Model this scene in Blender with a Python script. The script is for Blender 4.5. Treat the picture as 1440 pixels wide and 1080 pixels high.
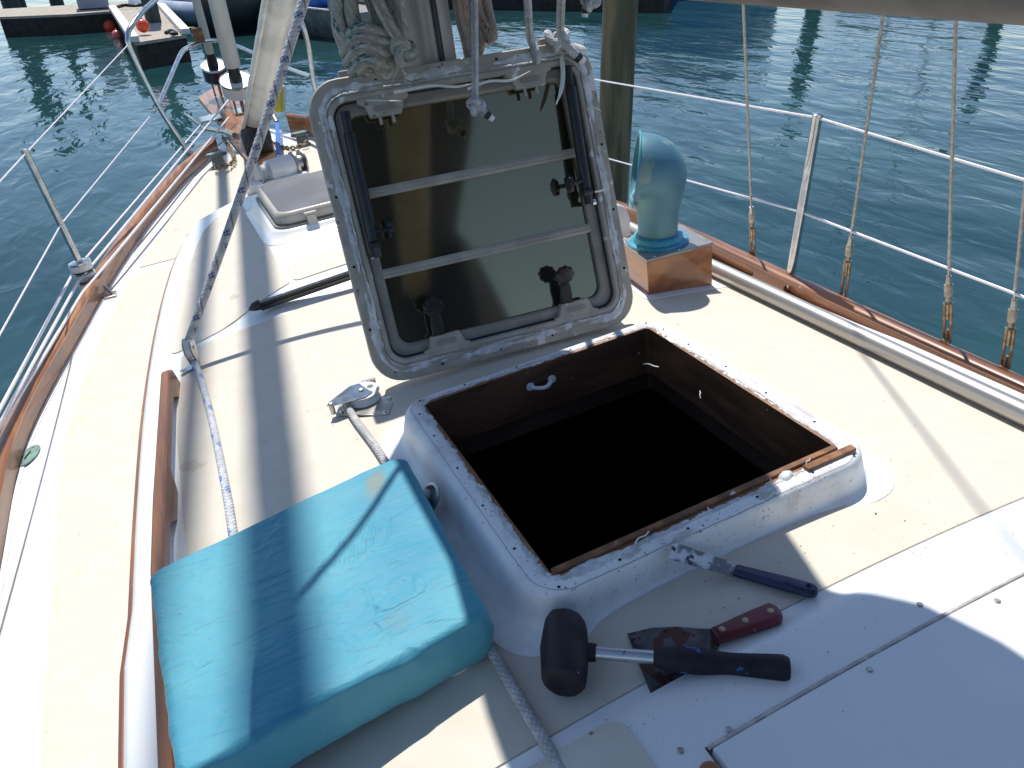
import bpy, bmesh, math, random
import numpy as np
from mathutils import Vector, Matrix, noise as mnoise
R=math.radians
random.seed(7)
C=bpy.context.scene.collection
for o in list(bpy.data.objects): bpy.data.objects.remove(o)

# ------------------------------------------------------------------ camera solve (photo 1440x1080)
CX,CY,FP=720.,540.,1078.63
V1=np.array([-562.145,-559.144,FP]); V2=np.array([3172.99,-1109.27,FP])
Fw=V1/np.linalg.norm(V1); S_=V2-(V2@Fw)*Fw; S_/=np.linalg.norm(S_); Up=np.cross(S_,Fw)
RB=np.array([S_,Fw,Up])                 # camera axes (x right, y down, z fwd) -> boat axes (stbd, fwd, up)
CAM=np.array([-0.5693,-1.0274,0.80])
nad=RB@np.array([770-CX,2300-CY,FP]); nad/=np.linalg.norm(nad)      # plumb direction in the boat's frame: she heels a little
UPW=Vector((-nad).tolist())
BM=UPW.rotation_difference(Vector((0,0,1))).to_matrix().to_4x4()     # boat frame -> world
def ray(px,py): return RB@np.array([px-CX,py-CY,FP])
def onplane(p0,n,px,py):
    d=ray(px,py); n=np.array(n,float); return Vector((CAM+((np.array(p0)-CAM)@n/(d@n))*d).tolist())
def P3(px,py,z): return onplane((0,0,z),(0,0,1),px,py)
def PX(px,py,x): return onplane((x,0,0),(1,0,0),px,py)
def PY(px,py,y): return onplane((0,y,0),(0,1,0),px,py)
ZW=-1.35                                                             # water level, world
CAMW=BM@Vector(CAM.tolist())
def W(px,py,z=ZW):
    d=BM.to_3x3()@Vector(ray(px,py).tolist()); t=(z-CAMW.z)/d.z; return CAMW+d*t
def WD(px,py,dist):                                                   # world point on a ray at a horizontal distance
    d=BM.to_3x3()@Vector(ray(px,py).tolist()); return CAMW+d*(dist/math.hypot(d.x,d.y))

cd=bpy.data.cameras.new('camera'); cam=bpy.data.objects.new('camera',cd); C.objects.link(cam)
cd.sensor_width=36; cd.lens=36*FP/1440; cd.clip_start=.02; cd.clip_end=2000
r=Vector(RB@np.array([1,0,0])); u=Vector(RB@np.array([0,-1,0])); b=Vector(RB@np.array([0,0,-1]))
m=Matrix((r,u,b)).transposed().to_4x4(); m.translation=Vector(CAM.tolist())
cam.matrix_world=BM@m
bpy.context.scene.camera=cam

# ------------------------------------------------------------------ light
SUN=Vector((.12,.47,1.0)).normalized()
sw=(BM.to_3x3()@SUN).normalized()
w=bpy.data.worlds.new('World'); bpy.context.scene.world=w; w.use_nodes=True
nt=w.node_tree; nt.nodes.clear()
sky=nt.nodes.new('ShaderNodeTexSky'); sky.sky_type='NISHITA'; sky.sun_disc=False
sky.sun_elevation=math.asin(sw.z); sky.sun_rotation=math.atan2(sw.x,sw.y); sky.air_density=.85; sky.dust_density=.25; sky.ozone_density=1.1
bg=nt.nodes.new('ShaderNodeBackground'); bg.inputs[1].default_value=.148
wo=nt.nodes.new('ShaderNodeOutputWorld'); nt.links.new(sky.outputs[0],bg.inputs[0]); nt.links.new(bg.outputs[0],wo.inputs[0])
ld=bpy.data.lights.new('sun','SUN'); ld.energy=5; ld.angle=R(.65); ld.color=(1,.965,.91)
lo=bpy.data.objects.new('sun',ld); C.objects.link(lo); lo.rotation_euler=sw.to_track_quat('Z','Y').to_euler(); lo.location=(0,0,20)
vs=bpy.context.scene.view_settings; vs.view_transform='Standard'; vs.look='None'; vs.exposure=.06; vs.gamma=1
bpy.context.scene.cycles.max_bounces=8

# ------------------------------------------------------------------ materials
MATS={}
def nn(t,k,**kw):
    n=t.nodes.new(k)
    for a,v in kw.items():
        if a.startswith('i_'):
            key=a[2:]; key=int(key) if key.isdigit() else key.replace('_',' ')
            n.inputs[key].default_value=v
        else: setattr(n,a,v)
    return n
def base_mat(name):
    m=bpy.data.materials.new(name); m.use_nodes=True; t=m.node_tree; t.nodes.clear()
    o=nn(t,'ShaderNodeOutputMaterial'); p=nn(t,'ShaderNodeBsdfPrincipled'); t.links.new(p.outputs[0],o.inputs[0]); return m,t,p
def c4(c): return (c[0],c[1],c[2],1)
def math_(t,op,a,b=None,c=None):
    n=nn(t,'ShaderNodeMath',operation=op)
    for i,v in enumerate((a,b,c)):
        if v is None: continue
        if isinstance(v,(int,float)): n.inputs[i].default_value=v
        else: t.links.new(v,n.inputs[i])
    return n.outputs[0]
def mixc(t,f,a,b):
    n=nn(t,'ShaderNodeMix',data_type='RGBA')
    if isinstance(f,(int,float)): n.inputs[0].default_value=f
    else: t.links.new(f,n.inputs[0])
    for i,v in ((6,a),(7,b)):
        if isinstance(v,tuple): n.inputs[i].default_value=c4(v)
        else: t.links.new(v,n.inputs[i])
    return n.outputs[2]
def ramp(t,v,lo,hi):
    if lo>hi: return math_(t,'SUBTRACT',1.0,ramp(t,v,hi,lo))
    n=nn(t,'ShaderNodeMapRange',interpolation_type='SMOOTHSTEP'); t.links.new(v,n.inputs[0]); n.inputs[1].default_value=lo; n.inputs[2].default_value=hi; return n.outputs[0]
def M(name,col,col2=None,ns=8,nl=.42,nh=.62,rough=.5,metal=0,bump=0,bs=200,coat=0,st=(1,1,1),specks=None,rv=.1,dist=.002,spec=.5,sheen=0,det=5,extra=None):
    if name in MATS: return MATS[name]
    m,t,p=base_mat(name)
    tc=nn(t,'ShaderNodeTexCoord'); mp=nn(t,'ShaderNodeMapping'); mp.inputs['Scale'].default_value=st; t.links.new(tc.outputs['Object'],mp.inputs[0])
    n1=nn(t,'ShaderNodeTexNoise'); n1.inputs['Scale'].default_value=ns; n1.inputs['Detail'].default_value=det; t.links.new(mp.outputs[0],n1.inputs[0])
    col2=col2 or tuple(c*.86 for c in col)
    out=mixc(t,ramp(t,n1.outputs[0],nl,nh),col2,col)
    for sp in (specks or []):
        n2=nn(t,'ShaderNodeTexNoise'); n2.inputs['Scale'].default_value=sp[1]; n2.inputs['Detail'].default_value=sp[3] if len(sp)>3 else 3; t.links.new(tc.outputs['Object'],n2.inputs[0])
        out=mixc(t,ramp(t,n2.outputs[0],sp[2],sp[2]+.03),out,sp[0])
    t.links.new(out,p.inputs['Base Color'])
    p.inputs['Metallic'].default_value=metal; p.inputs['Specular IOR Level'].default_value=spec
    rr_=nn(t,'ShaderNodeMapRange'); t.links.new(n1.outputs[0],rr_.inputs[0]); rr_.inputs[3].default_value=max(.02,rough-rv); rr_.inputs[4].default_value=min(1,rough+rv); t.links.new(rr_.outputs[0],p.inputs['Roughness'])
    p.inputs['Coat Weight'].default_value=coat; p.inputs['Coat Roughness'].default_value=.08
    if sheen: p.inputs['Sheen Weight'].default_value=sheen
    if bump:
        n3=nn(t,'ShaderNodeTexNoise'); n3.inputs['Scale'].default_value=bs; n3.inputs['Detail'].default_value=4; t.links.new(mp.outputs[0],n3.inputs[0])
        b_=nn(t,'ShaderNodeBump'); b_.inputs['Strength'].default_value=bump; b_.inputs['Distance'].default_value=dist; t.links.new(n3.outputs[0],b_.inputs['Height']); t.links.new(b_.outputs[0],p.inputs['Normal'])
    MATS[name]=m; return m
dirt=((.30,.26,.2),55,.72)
GEL=M('gelcoat',(.86,.855,.83),(.80,.80,.78),ns=3,rough=.28,bump=.05,bs=9,coat=.2,specks=[((.32,.27,.22),130,.745)])
SKID=M('nonskid_cream',(.67,.615,.52),(.63,.575,.475),ns=14,nl=.3,nh=.7,rough=.8,bump=.6,bs=700,dist=.0012,specks=[((.34,.29,.22),110,.745),((.55,.48,.38),6,.70,7),((.45,.39,.31),28,.745,6)],rv=.05,spec=.3,det=8)
TEAKY=M('varnished_teak_y',(.36,.145,.040),(.23,.082,.022),ns=30,st=(1,.09,1),rough=.35,coat=.35,bump=.15,bs=90)
TEAKX=M('varnished_teak_x',(.36,.15,.055),(.24,.085,.03),ns=30,st=(.09,1,1),rough=.35,coat=.4,bump=.15,bs=90)
TEAKR=M('rail_teak',(.29,.105,.030),(.17,.055,.016),ns=22,st=(1,.12,1),rough=.38,coat=.35,bump=.3,bs=60,specks=[((.46,.3,.16),40,.70)])
TEAKI=M('rail_teak_inner',(.42,.16,.055),(.28,.09,.03),ns=22,st=(1,.12,1),rough=.4,coat=.4)
SHADEW=M('cabin_interior_shade',(.05,.024,.013),(.03,.014,.008),ns=20,st=(.2,.2,1),rough=.6)  # cabin shade put into the colour so the opening reads black
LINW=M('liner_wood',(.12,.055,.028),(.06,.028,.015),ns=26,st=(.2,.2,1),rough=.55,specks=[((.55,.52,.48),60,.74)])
BARE=M('bare_wood',(.30,.14,.06),(.16,.07,.03),ns=30,rough=.7,bump=.4,bs=120,specks=[((.7,.66,.6),70,.70)])
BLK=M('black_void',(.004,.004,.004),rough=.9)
SS=M('stainless',(.62,.62,.62),(.5,.5,.5),ns=30,rough=.18,metal=1)
SSD=M('dull_stainless',(.50,.49,.46),(.36,.35,.32),ns=25,rough=.35,metal=1)
ALU=M('aluminium_tube',(.52,.50,.46),(.42,.40,.37),ns=14,st=(1,.1,1),rough=.38,metal=.75,bump=.1,bs=40)
BRZ=M('bronze',(.30,.21,.11),(.42,.36,.28),ns=40,rough=.38,metal=.8)
GRN=M('green_bronze',(.20,.33,.28),(.13,.22,.20),ns=60,rough=.6)
WIRE=M('rigging_wire',(.50,.47,.42),(.38,.35,.31),ns=90,rough=.45,metal=.6)
BLACK=M('black_plastic',(.012,.012,.014),(.02,.02,.022),ns=30,rough=.4,bump=.1,bs=300)
WHT=M('white_plastic',(.74,.74,.72),rough=.4)
VINYL=M('vinyl_line',(.78,.74,.76),(.7,.66,.68),ns=60,rough=.4)
MASTM=M('mast_grey',(.42,.42,.43),(.34,.33,.33),ns=8,st=(1,1,.15),rough=.42,metal=.35,bump=.1,bs=30)
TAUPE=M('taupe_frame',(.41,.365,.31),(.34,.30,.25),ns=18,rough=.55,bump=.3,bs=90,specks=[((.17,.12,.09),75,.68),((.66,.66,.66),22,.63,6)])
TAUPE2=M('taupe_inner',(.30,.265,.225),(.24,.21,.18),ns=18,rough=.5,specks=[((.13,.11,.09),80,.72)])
PUT=M('white_sealant',(.66,.67,.68),(.50,.50,.50),ns=45,rough=.7,bump=.9,bs=130,dist=.003,specks=[((.15,.12,.10),85,.70)])
PUTL=M('torn_sealant',(.78,.76,.71),rough=.6)
def varnish_box():
    return M('vent_box_wood',(.44,.17,.055),(.27,.085,.028),ns=9,st=(1,.3,2.2),rough=.3,coat=.6,bump=.1,bs=60,specks=[((.12,.04,.02),16,.66,5)])
VBOX=varnish_box()

# ------------------------------------------------------------------ object helpers
FAR=set()
def thing(name,label,cat,loc=(0,0,0),group=None,kind=None):
    o=bpy.data.objects.new(name,None); C.objects.link(o); o.location=loc; o.empty_display_size=.05
    tag(o,label,cat,group,kind); return o
def tag(o,label=None,cat=None,group=None,kind=None):
    if label: o['label']=label
    if cat: o['category']=cat
    if group: o['group']=group
    if kind: o['kind']=kind
    return o
def rootloc(p):
    v=Vector((0,0,0))
    while p is not None: v+=p.location; p=p.parent
    return v
def mesh(name,vs,fs,mat,parent=None,loc=None,sharp=35,bevel=0,uvs=None,sub=0,mats=None,mi=None):
    L=rootloc(parent) if parent else Vector(loc or (0,0,0))
    me=bpy.data.meshes.new(name); me.from_pydata([tuple(Vector(v)-L) for v in vs],[],fs)
    bm=bmesh.new(); bm.from_mesh(me); bmesh.ops.recalc_face_normals(bm,faces=bm.faces); bm.to_mesh(me); bm.free()
    if uvs:
        l=me.uv_layers.new(name='UVMap')
        for lp in me.loops: l.data[lp.index].uv=uvs[lp.vertex_index]
    me.shade_smooth(); me.set_sharp_from_angle(angle=R(sharp))
    for x in (mats or [mat]): me.materials.append(x)
    if mi:
        for p_,i_ in zip(me.polygons,mi): p_.material_index=i_
    o=bpy.data.objects.new(name,me); C.objects.link(o)
    if parent: o.parent=parent
    else: o.location=L
    if bevel:
        b_=o.modifiers.new('bevel','BEVEL'); b_.width=bevel; b_.segments=2; b_.limit_method='ANGLE'; b_.angle_limit=R(40)
    if sub:
        s_=o.modifiers.new('sub','SUBSURF'); s_.levels=sub; s_.render_levels=sub
    return o
class G:                                           # geometry collector
    def __init__(s): s.v=[]; s.f=[]; s.uv=[]
    def add(s,v,f,uv=None):
        k=len(s.v); s.v+=[Vector(x) for x in v]; s.f+=[tuple(i+k for i in q) for q in f]; s.uv+=(uv or [(0,0)]*len(v)); return s
    def box(s,c,d,M_=None):
        c=Vector(c); x,y,z=[q/2 for q in d]
        vs=[Vector((a,b_,e)) for a in (-x,x) for b_ in (-y,y) for e in (-z,z)]
        if M_ is not None: vs=[M_@v for v in vs]
        return s.add([c+v for v in vs],[(0,1,3,2),(4,6,7,5),(0,4,5,1),(2,3,7,6),(0,2,6,4),(1,5,7,3)])
    def tube(s,pts,r,n=10,cap=True,closed=False,flat=None):
        pts=[Vector(p) for p in pts]; N=len(pts)
        rs=r if isinstance(r,(list,tuple)) else [r]*N
        T=[]
        for i in range(N):
            a=pts[(i-1)%N] if (closed or i>0) else pts[i]; b_=pts[(i+1)%N] if (closed or i<N-1) else pts[i]
            t=(b_-a); T.append(t.normalized() if t.length>1e-9 else Vector((0,0,1)))
        nrm=T[0].orthogonal().normalized() if flat is None else (Vector(flat)-T[0]*Vector(flat).dot(T[0])).normalized()
        v=[];uv=[];Ln=0
        for i in range(N):
            nrm=(nrm-T[i]*nrm.dot(T[i])); nrm=nrm.normalized() if nrm.length>1e-6 else T[i].orthogonal().normalized()
            bn=T[i].cross(nrm)
            if i: Ln+=(pts[i]-pts[i-1]).length
            for k in range(n):
                a=2*math.pi*k/n; v.append(pts[i]+(nrm*math.cos(a)+bn*math.sin(a))*rs[i]); uv.append((k/n,Ln/(2*math.pi*max(rs[0],1e-4))))
        f=[]
        for i in range(N-1+(1 if closed else 0)):
            for k in range(n):
                a=i*n+k; b_=i*n+(k+1)%n; j=((i+1)%N)*n; f.append((a,b_,j+(k+1)%n,j+k))
        if cap and not closed: f.append(tuple(range(n))[::-1]); f.append(tuple((N-1)*n+k for k in range(n)))
        return s.add(v,f,uv)
    def lathe(s,prof,c,ax=(0,0,1),n=24,x=None):
        ax=Vector(ax).normalized(); c=Vector(c); x=Vector(x) if x else ax.orthogonal().normalized(); x=(x-ax*x.dot(ax)).normalized(); y=ax.cross(x)
        v=[];f=[]
        for (r_,h) in prof:
            for k in range(n):
                a=2*math.pi*k/n; v.append(c+ax*h+(x*math.cos(a)+y*math.sin(a))*r_)
        for i in range(len(prof)-1):
            for k in range(n): f.append((i*n+k,i*n+(k+1)%n,(i+1)*n+(k+1)%n,(i+1)*n+k))
        f.append(tuple(range(n))[::-1]); f.append(tuple((len(prof)-1)*n+k for k in range(n)))
        return s.add(v,f)
    def prism(s,poly,o,u,v,w,d0,d1):               # polygon in (u,v) plane, extruded along w
        o=Vector(o);u=Vector(u);v=Vector(v);w=Vector(w);n=len(poly)
        a=[o+u*p[0]+v*p[1]+w*d0 for p in poly]; b_=[o+u*p[0]+v*p[1]+w*d1 for p in poly]
        return s.add(a+b_,[tuple(range(n))[::-1],tuple(range(n,2*n))]+[(i,(i+1)%n,n+(i+1)%n,n+i) for i in range(n)])
    def loft(s,rings,closed=True,caps=(False,False)):
        n=len(rings[0]); v=[p for r_ in rings for p in r_]; f=[]
        for i in range(len(rings)-1):
            for k in range(n if closed else n-1):
                f.append((i*n+k,i*n+(k+1)%n,(i+1)*n+(k+1)%n,(i+1)*n+k))
        if caps[0]: f.append(tuple(range(n))[::-1])
        if caps[1]: f.append(tuple((len(rings)-1)*n+k for k in range(n)))
        return s.add(v,f)
    def build(s,name,mat,parent=None,**k):
        if k.pop('uv',False): k['uvs']=s.uv
        return mesh(name,s.v,s.f,mat,parent,**k)
def cat(pts,n=8,closed=False):                     # Catmull-Rom
    P=[Vector(p) for p in pts]; N=len(P); out=[]
    rng=range(N if closed else N-1)
    for i in rng:
        p0=P[(i-1)%N] if (closed or i>0) else P[i]*2-P[i+1]; p1=P[i]; p2=P[(i+1)%N]; p3=P[(i+2)%N] if (closed or i<N-2) else P[i+1]*2-P[i]
        for k in range(n):
            t=k/n; out.append(.5*((2*p1)+(-p0+p2)*t+(2*p0-5*p1+4*p2-p3)*t*t+(-p0+3*p1-3*p2+p3)*t**3))
    if not closed: out.append(P[-1])
    return out
def rr(hx,hy,r_,n=8,cx=0,cy=0):
    out=[]
    for sx,sy,a0 in ((1,1,0),(-1,1,90),(-1,-1,180),(1,-1,270)):
        for k in range(n+1):
            a=R(a0+90*k/n); out.append((cx+sx*(hx-r_)+r_*math.cos(a),cy+sy*(hy-r_)+r_*math.sin(a)))
    return out
def interp(tb,x):
    if x<=tb[0][0]: return tb[0][1]
    for (a,b_),(c,d) in zip(tb,tb[1:]):
        if x<=c:
            t=(x-a)/(c-a); return b_+(d-b_)*t
    return tb[-1][1]
def smooth(a,b_,x):
    t=max(0,min(1,(x-a)/(b_-a))); return t*t*(3-2*t)
def nz(*a): return mnoise.noise(Vector(a if len(a)==3 else (a[0],a[1] if len(a)>1 else 0,0)))

def rope_mat(name,col,fleck,amt=.12,fl2=None,per=.18,dark=.75):
    m,t,p=base_mat(name)
    uvn=nn(t,'ShaderNodeUVMap'); uvn.uv_map='UVMap'; sp=nn(t,'ShaderNodeSeparateXYZ'); t.links.new(uvn.outputs[0],sp.inputs[0]); U,V=sp.outputs[0],sp.outputs[1]
    a=math_(t,'ADD',math_(t,'MULTIPLY',U,6.0),math_(t,'MULTIPLY',V,5.0)); b_=math_(t,'SUBTRACT',math_(t,'MULTIPLY',U,6.0),math_(t,'MULTIPLY',V,5.0))
    s1=math_(t,'ABSOLUTE',math_(t,'SINE',math_(t,'MULTIPLY',a,math.pi))); s2=math_(t,'ABSOLUTE',math_(t,'SINE',math_(t,'MULTIPLY',b_,math.pi)))
    h=math_(t,'MULTIPLY',s1,s2)
    fa=math_(t,'FRACT',math_(t,'ADD',math_(t,'MULTIPLY',V,per),U)); fb=math_(t,'FRACT',math_(t,'SUBTRACT',math_(t,'MULTIPLY',V,per*3),math_(t,'MULTIPLY',U,1.0)))
    mk=math_(t,'MULTIPLY',math_(t,'MULTIPLY',math_(t,'LESS_THAN',fa,amt),math_(t,'LESS_THAN',fb,.45)),math_(t,'GREATER_THAN',h,.22))
    tc=nn(t,'ShaderNodeTexCoord'); n1=nn(t,'ShaderNodeTexNoise'); n1.inputs['Scale'].default_value=55; t.links.new(tc.outputs['Object'],n1.inputs[0])
    cc=mixc(t,ramp(t,n1.outputs[0],.4,.65),tuple(x*dark for x in col),col)
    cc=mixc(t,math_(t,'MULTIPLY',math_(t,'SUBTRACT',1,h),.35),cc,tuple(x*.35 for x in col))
    cc=mixc(t,math_(t,'MULTIPLY',mk,.9),cc,fleck)
    if fl2:
        fc=math_(t,'FRACT',math_(t,'ADD',math_(t,'MULTIPLY',V,per),math_(t,'ADD',U,.5))); cc=mixc(t,math_(t,'MULTIPLY',math_(t,'LESS_THAN',fc,.06),.8),cc,fl2)
    t.links.new(cc,p.inputs['Base Color']); p.inputs['Roughness'].default_value=.8
    bb=nn(t,'ShaderNodeBump'); bb.inputs['Strength'].default_value=.8; bb.inputs['Distance'].default_value=.0015; t.links.new(h,bb.inputs['Height']); t.links.new(bb.outputs[0],p.inputs['Normal'])
    return m
ROPEB=rope_mat('rope_blue_fleck',(.66,.68,.72),(.02,.15,.6),.2,None,.30)
ROPEB2=rope_mat('rope_weathered_blue',(.64,.63,.63),(.02,.06,.22),.36,(.10,.09,.10),.55)
ROPEG=rope_mat('rope_green_fleck',(.52,.49,.43),(.01,.11,.09),.20,(.25,.22,.18),.42)
ROPER=rope_mat('rope_brown_fleck',(.40,.33,.28),(.18,.05,.03),.12,None,.2)
ROPEW=rope_mat('rope_white',(.66,.67,.68),(.05,.05,.06),.07,None,.12)
ROPEW2=rope_mat('rope_white_deck',(.64,.62,.60),(.25,.18,.2),.05,None,.1)
def rope(name,pts,r_,mat,label,cat_='rope',group=None,parent=None,n=12,sm=8,closed=False,loc=None):
    g=G(); g.tube(cat(pts,sm,closed) if sm else pts,r_,n,closed=closed)
    L=loc or tuple(Vector(pts[0]))
    o=g.build(name,mat,parent,uv=True,sharp=60,**({} if parent else {'loc':L}))
    if not parent: tag(o,label,cat_,group)
    return o

# ------------------------------------------------------------------ deck geometry functions (boat frame, metres; z=0 is the coaming rim)
D0=-.06;KC=.11
STEP=[(-.75,1.17),(-.63,1.16),(-.43,1.135),(-.2,1.16),(0,1.17)]
def stepy(x): return interp(STEP,-abs(x))
def deckz(x,y):
    z=D0-KC*x*x
    s=smooth(.62,.36,abs(x))
    z+=.034*s*smooth(stepy(x),stepy(x)+.085,y)
    z-=.02*max(0,y-1.4)
    return z
def zd(y): return -.5+.012*max(0,min(y,4.2))**2+.02*max(0,y-4.2)            # side decks and foredeck
BT=[(-4,1.2),(-1,1.31),(0,1.33),(1,1.34),(1.67,1.315),(2.47,1.14),(3.0,1.0),(3.58,.81),(3.87,.69),(4.54,.40),(5.0,.22),(5.5,.02)]
def beam(y): return interp(BT,y)
HB=[Vector((y,interp(BT,y),0)) for y in (-4,-2.5,-1,0,1,1.67,2.47,3.0,3.58,4.0,4.54,5.0,5.5)]
_hb=cat(HB,6); BTs=[(p.x,p.y) for p in _hb]
def beam(y): return interp(BTs,y)
def sb(s,y): return beam(y)*(1 if s<0 else .915+.085*smooth(2,4.5,y))   # she lies slightly skewed: starboard rail stands nearer
XT=[(-3.2,.93),(-.2,.91),(.2,.889),(.54,.871),(1.04,.833),(1.69,.756),(2.15,.68),(2.42,.61)]
_x=cat([Vector((a,b_,0)) for a,b_ in XT],6); XTs=[(p.x,p.y) for p in _x]
def sheet(poly,zf,off,cx=.06,cy=.06,hole=None,holes=None):
    bm=bmesh.new(); f=bm.faces.new([bm.verts.new((x,y,0)) for x,y in poly])
    xs=[p[0] for p in poly]; ys=[p[1] for p in poly]
    def cut(co,no):
        bmesh.ops.bisect_plane(bm,geom=bm.verts[:]+bm.edges[:]+bm.faces[:],plane_co=co,plane_no=no,dist=1e-6)
    x=min(xs)+cx
    while x<max(xs)-1e-4: cut((x,0,0),(1,0,0)); x+=cx
    y=min(ys)+cy
    while y<max(ys)-1e-4: cut((0,y,0),(0,1,0)); y+=cy
    if hole:
        x0,x1,y0,y1=hole
        for q in (x0,x1): cut((q,0,0),(1,0,0))
        for q in (y0,y1): cut((0,q,0),(0,1,0))
        dl=[f for f in bm.faces if x0<f.calc_center_median().x<x1 and y0<f.calc_center_median().y<y1]
        bmesh.ops.delete(bm,geom=dl,context='FACES')
    bm.verts.index_update()
    vs=[(v.co.x,v.co.y,zf(v.co.x,v.co.y)+off) for v in bm.verts]; fs=[tuple(v.index for v in f.verts) for f in bm.faces]
    if 0<off<.02:                                   # a little skirt so a raised panel meets the deck
        n0=len(vs); mp={}
        for e in bm.edges:
            if e.is_boundary:
                q=[]
                for v in e.verts:
                    if v.index not in mp: mp[v.index]=len(vs); vs.append((v.co.x,v.co.y,zf(v.co.x,v.co.y)-.001))
                    q.append(mp[v.index])
                fs.append((e.verts[0].index,e.verts[1].index,q[1],q[0]))
    bm.free(); return vs,fs
def round_poly(pts,rad,n=5):
    out=[];N=len(pts)
    for i,p in enumerate(pts):
        r_=rad[i] if isinstance(rad,(list,tuple)) else rad
        p=Vector((p[0],p[1])); a=Vector(pts[i-1][:2]); b_=Vector(pts[(i+1)%N][:2])
        if r_<=0: out.append(tuple(p)); continue
        A=p+(a-p).normalized()*min(r_,(a-p).length*.45); B=p+(b_-p).normalized()*min(r_,(b_-p).length*.45)
        for k in range(n+1):
            t=k/n; q=A*(1-t)**2+p*2*t*(1-t)+B*t*t; out.append((q.x,q.y))
    return out

# ================================================================== WATER
def water():
    m,t,p=base_mat('harbour_water')
    p.inputs['Roughness'].default_value=.03; p.inputs['IOR'].default_value=1.34
    tc=nn(t,'ShaderNodeTexCoord')
    def nzn(sc,rot,st,det,dis):
        mp=nn(t,'ShaderNodeMapping'); mp.inputs['Scale'].default_value=st; mp.inputs['Rotation'].default_value=(0,0,R(rot)); t.links.new(tc.outputs['Object'],mp.inputs[0])
        n=nn(t,'ShaderNodeTexNoise'); n.inputs['Scale'].default_value=sc; n.inputs['Detail'].default_value=det; n.inputs['Distortion'].default_value=dis; n.inputs['Roughness'].default_value=.45; t.links.new(mp.outputs[0],n.inputs[0]); return n.outputs[0]
    a=nzn(1.3,-52,(1,.45,1),1.5,.4); b_=nzn(3.8,-30,(1,.5,1),3,.6); c=nzn(.35,20,(1,1,1),1,.2)
    h=math_(t,'ADD',math_(t,'MULTIPLY',a,.042),math_(t,'ADD',math_(t,'MULTIPLY',b_,.019),math_(t,'MULTIPLY',c,.04)))
    bb=nn(t,'ShaderNodeBump'); bb.inputs['Strength'].default_value=1; bb.inputs['Distance'].default_value=1; t.links.new(h,bb.inputs['Height']); t.links.new(bb.outputs[0],p.inputs['Normal'])
    cv=mixc(t,ramp(t,c,.3,.7),(.010,.044,.051),(.018,.064,.067)); t.links.new(cv,p.inputs['Base Color'])
    S=900
    o=mesh('water',[(-S,-S,0),(S,-S,0),(S,S,0),(-S,S,0)],[(0,1,2,3)],m,loc=(0,0,0)); o.location=(0,0,ZW)
    tag(o,'calm teal harbour water with small ripples','water',kind='structure'); FAR.add(o)
water()

# ================================================================== BOAT: hull, decks, cabin
boat=thing('sailboat','white fibreglass sailboat with cream nonskid decks and varnished toe rails','sailboat',(0,0,-1.3))
def b_hull():
    g=G(); ys=[-4,-3,-2,-1,-.5,0,.5,1,1.5,2,2.5,3,3.5,4,4.5,5,5.5]
    for s in (-1,1):
        rings=[]
        for y in ys:
            bb=sb(s,y); z=zd(y)
            rings.append([(s*(bb+.03),y,z+.005),(s*(bb+.045),y,z-.05),(s*(bb*.97+.03),y,z-.35),(s*bb*.85,y,-1.15),(s*bb*.55,y,-1.6),(0,y*.9,-1.9)])
        g.loft(rings,closed=False)
    g.build('hull',GEL,boat)
b_hull()
def b_decks():
    ol=[(beam(y)+.03,y) for y in np.linspace(-4,5.5,60)]
    poly=[(sb(1,y)+.03,y) for x,y in ol]+[(-x,y) for x,y in ol[::-1]]
    v,f=sheet(poly,lambda x,y:zd(y),0,.4,.25,hole=(-.7,.7,-3.9,2.3)); mesh('side_deck',v,f,GEL,boat)
    # cream nonskid on side decks: inside of the waterway
    for s in (-1,1):
        ins=.165; g=[]
        def edge(y): return sb(s,y)-(.10+.05*smooth(2.9,1,y))
        p=[(s*edge(y),y) for y in np.linspace(-3.9,2.86,30)]+[(s*interp(XTs,y)*.97,y) for y in np.linspace(2.86,-3.9,24) if y<2.4]
        p=[(s*edge(y),y) for y in np.linspace(-3.9,2.9,30)]+[(s*.45,2.93)]+[(s*.45,2.5)]+[(s*(interp(XTs,y)-.02),y) for y in np.linspace(2.4,-3.9,24)]
        v,f=sheet(p,lambda x,y:zd(y),.0035,.3,.25); mesh('side_nonskid',v,f,SKID,boat)
    p=[(beam(y)-.12,y) for y in np.linspace(3.0,4.5,16)]
    poly=p+[(-x,y) for x,y in p[::-1]]
    v,f=sheet(poly,lambda x,y:zd(y),.0035,.3,.2); mesh('foredeck_nonskid',v,f,SKID,boat)
b_decks()
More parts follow.
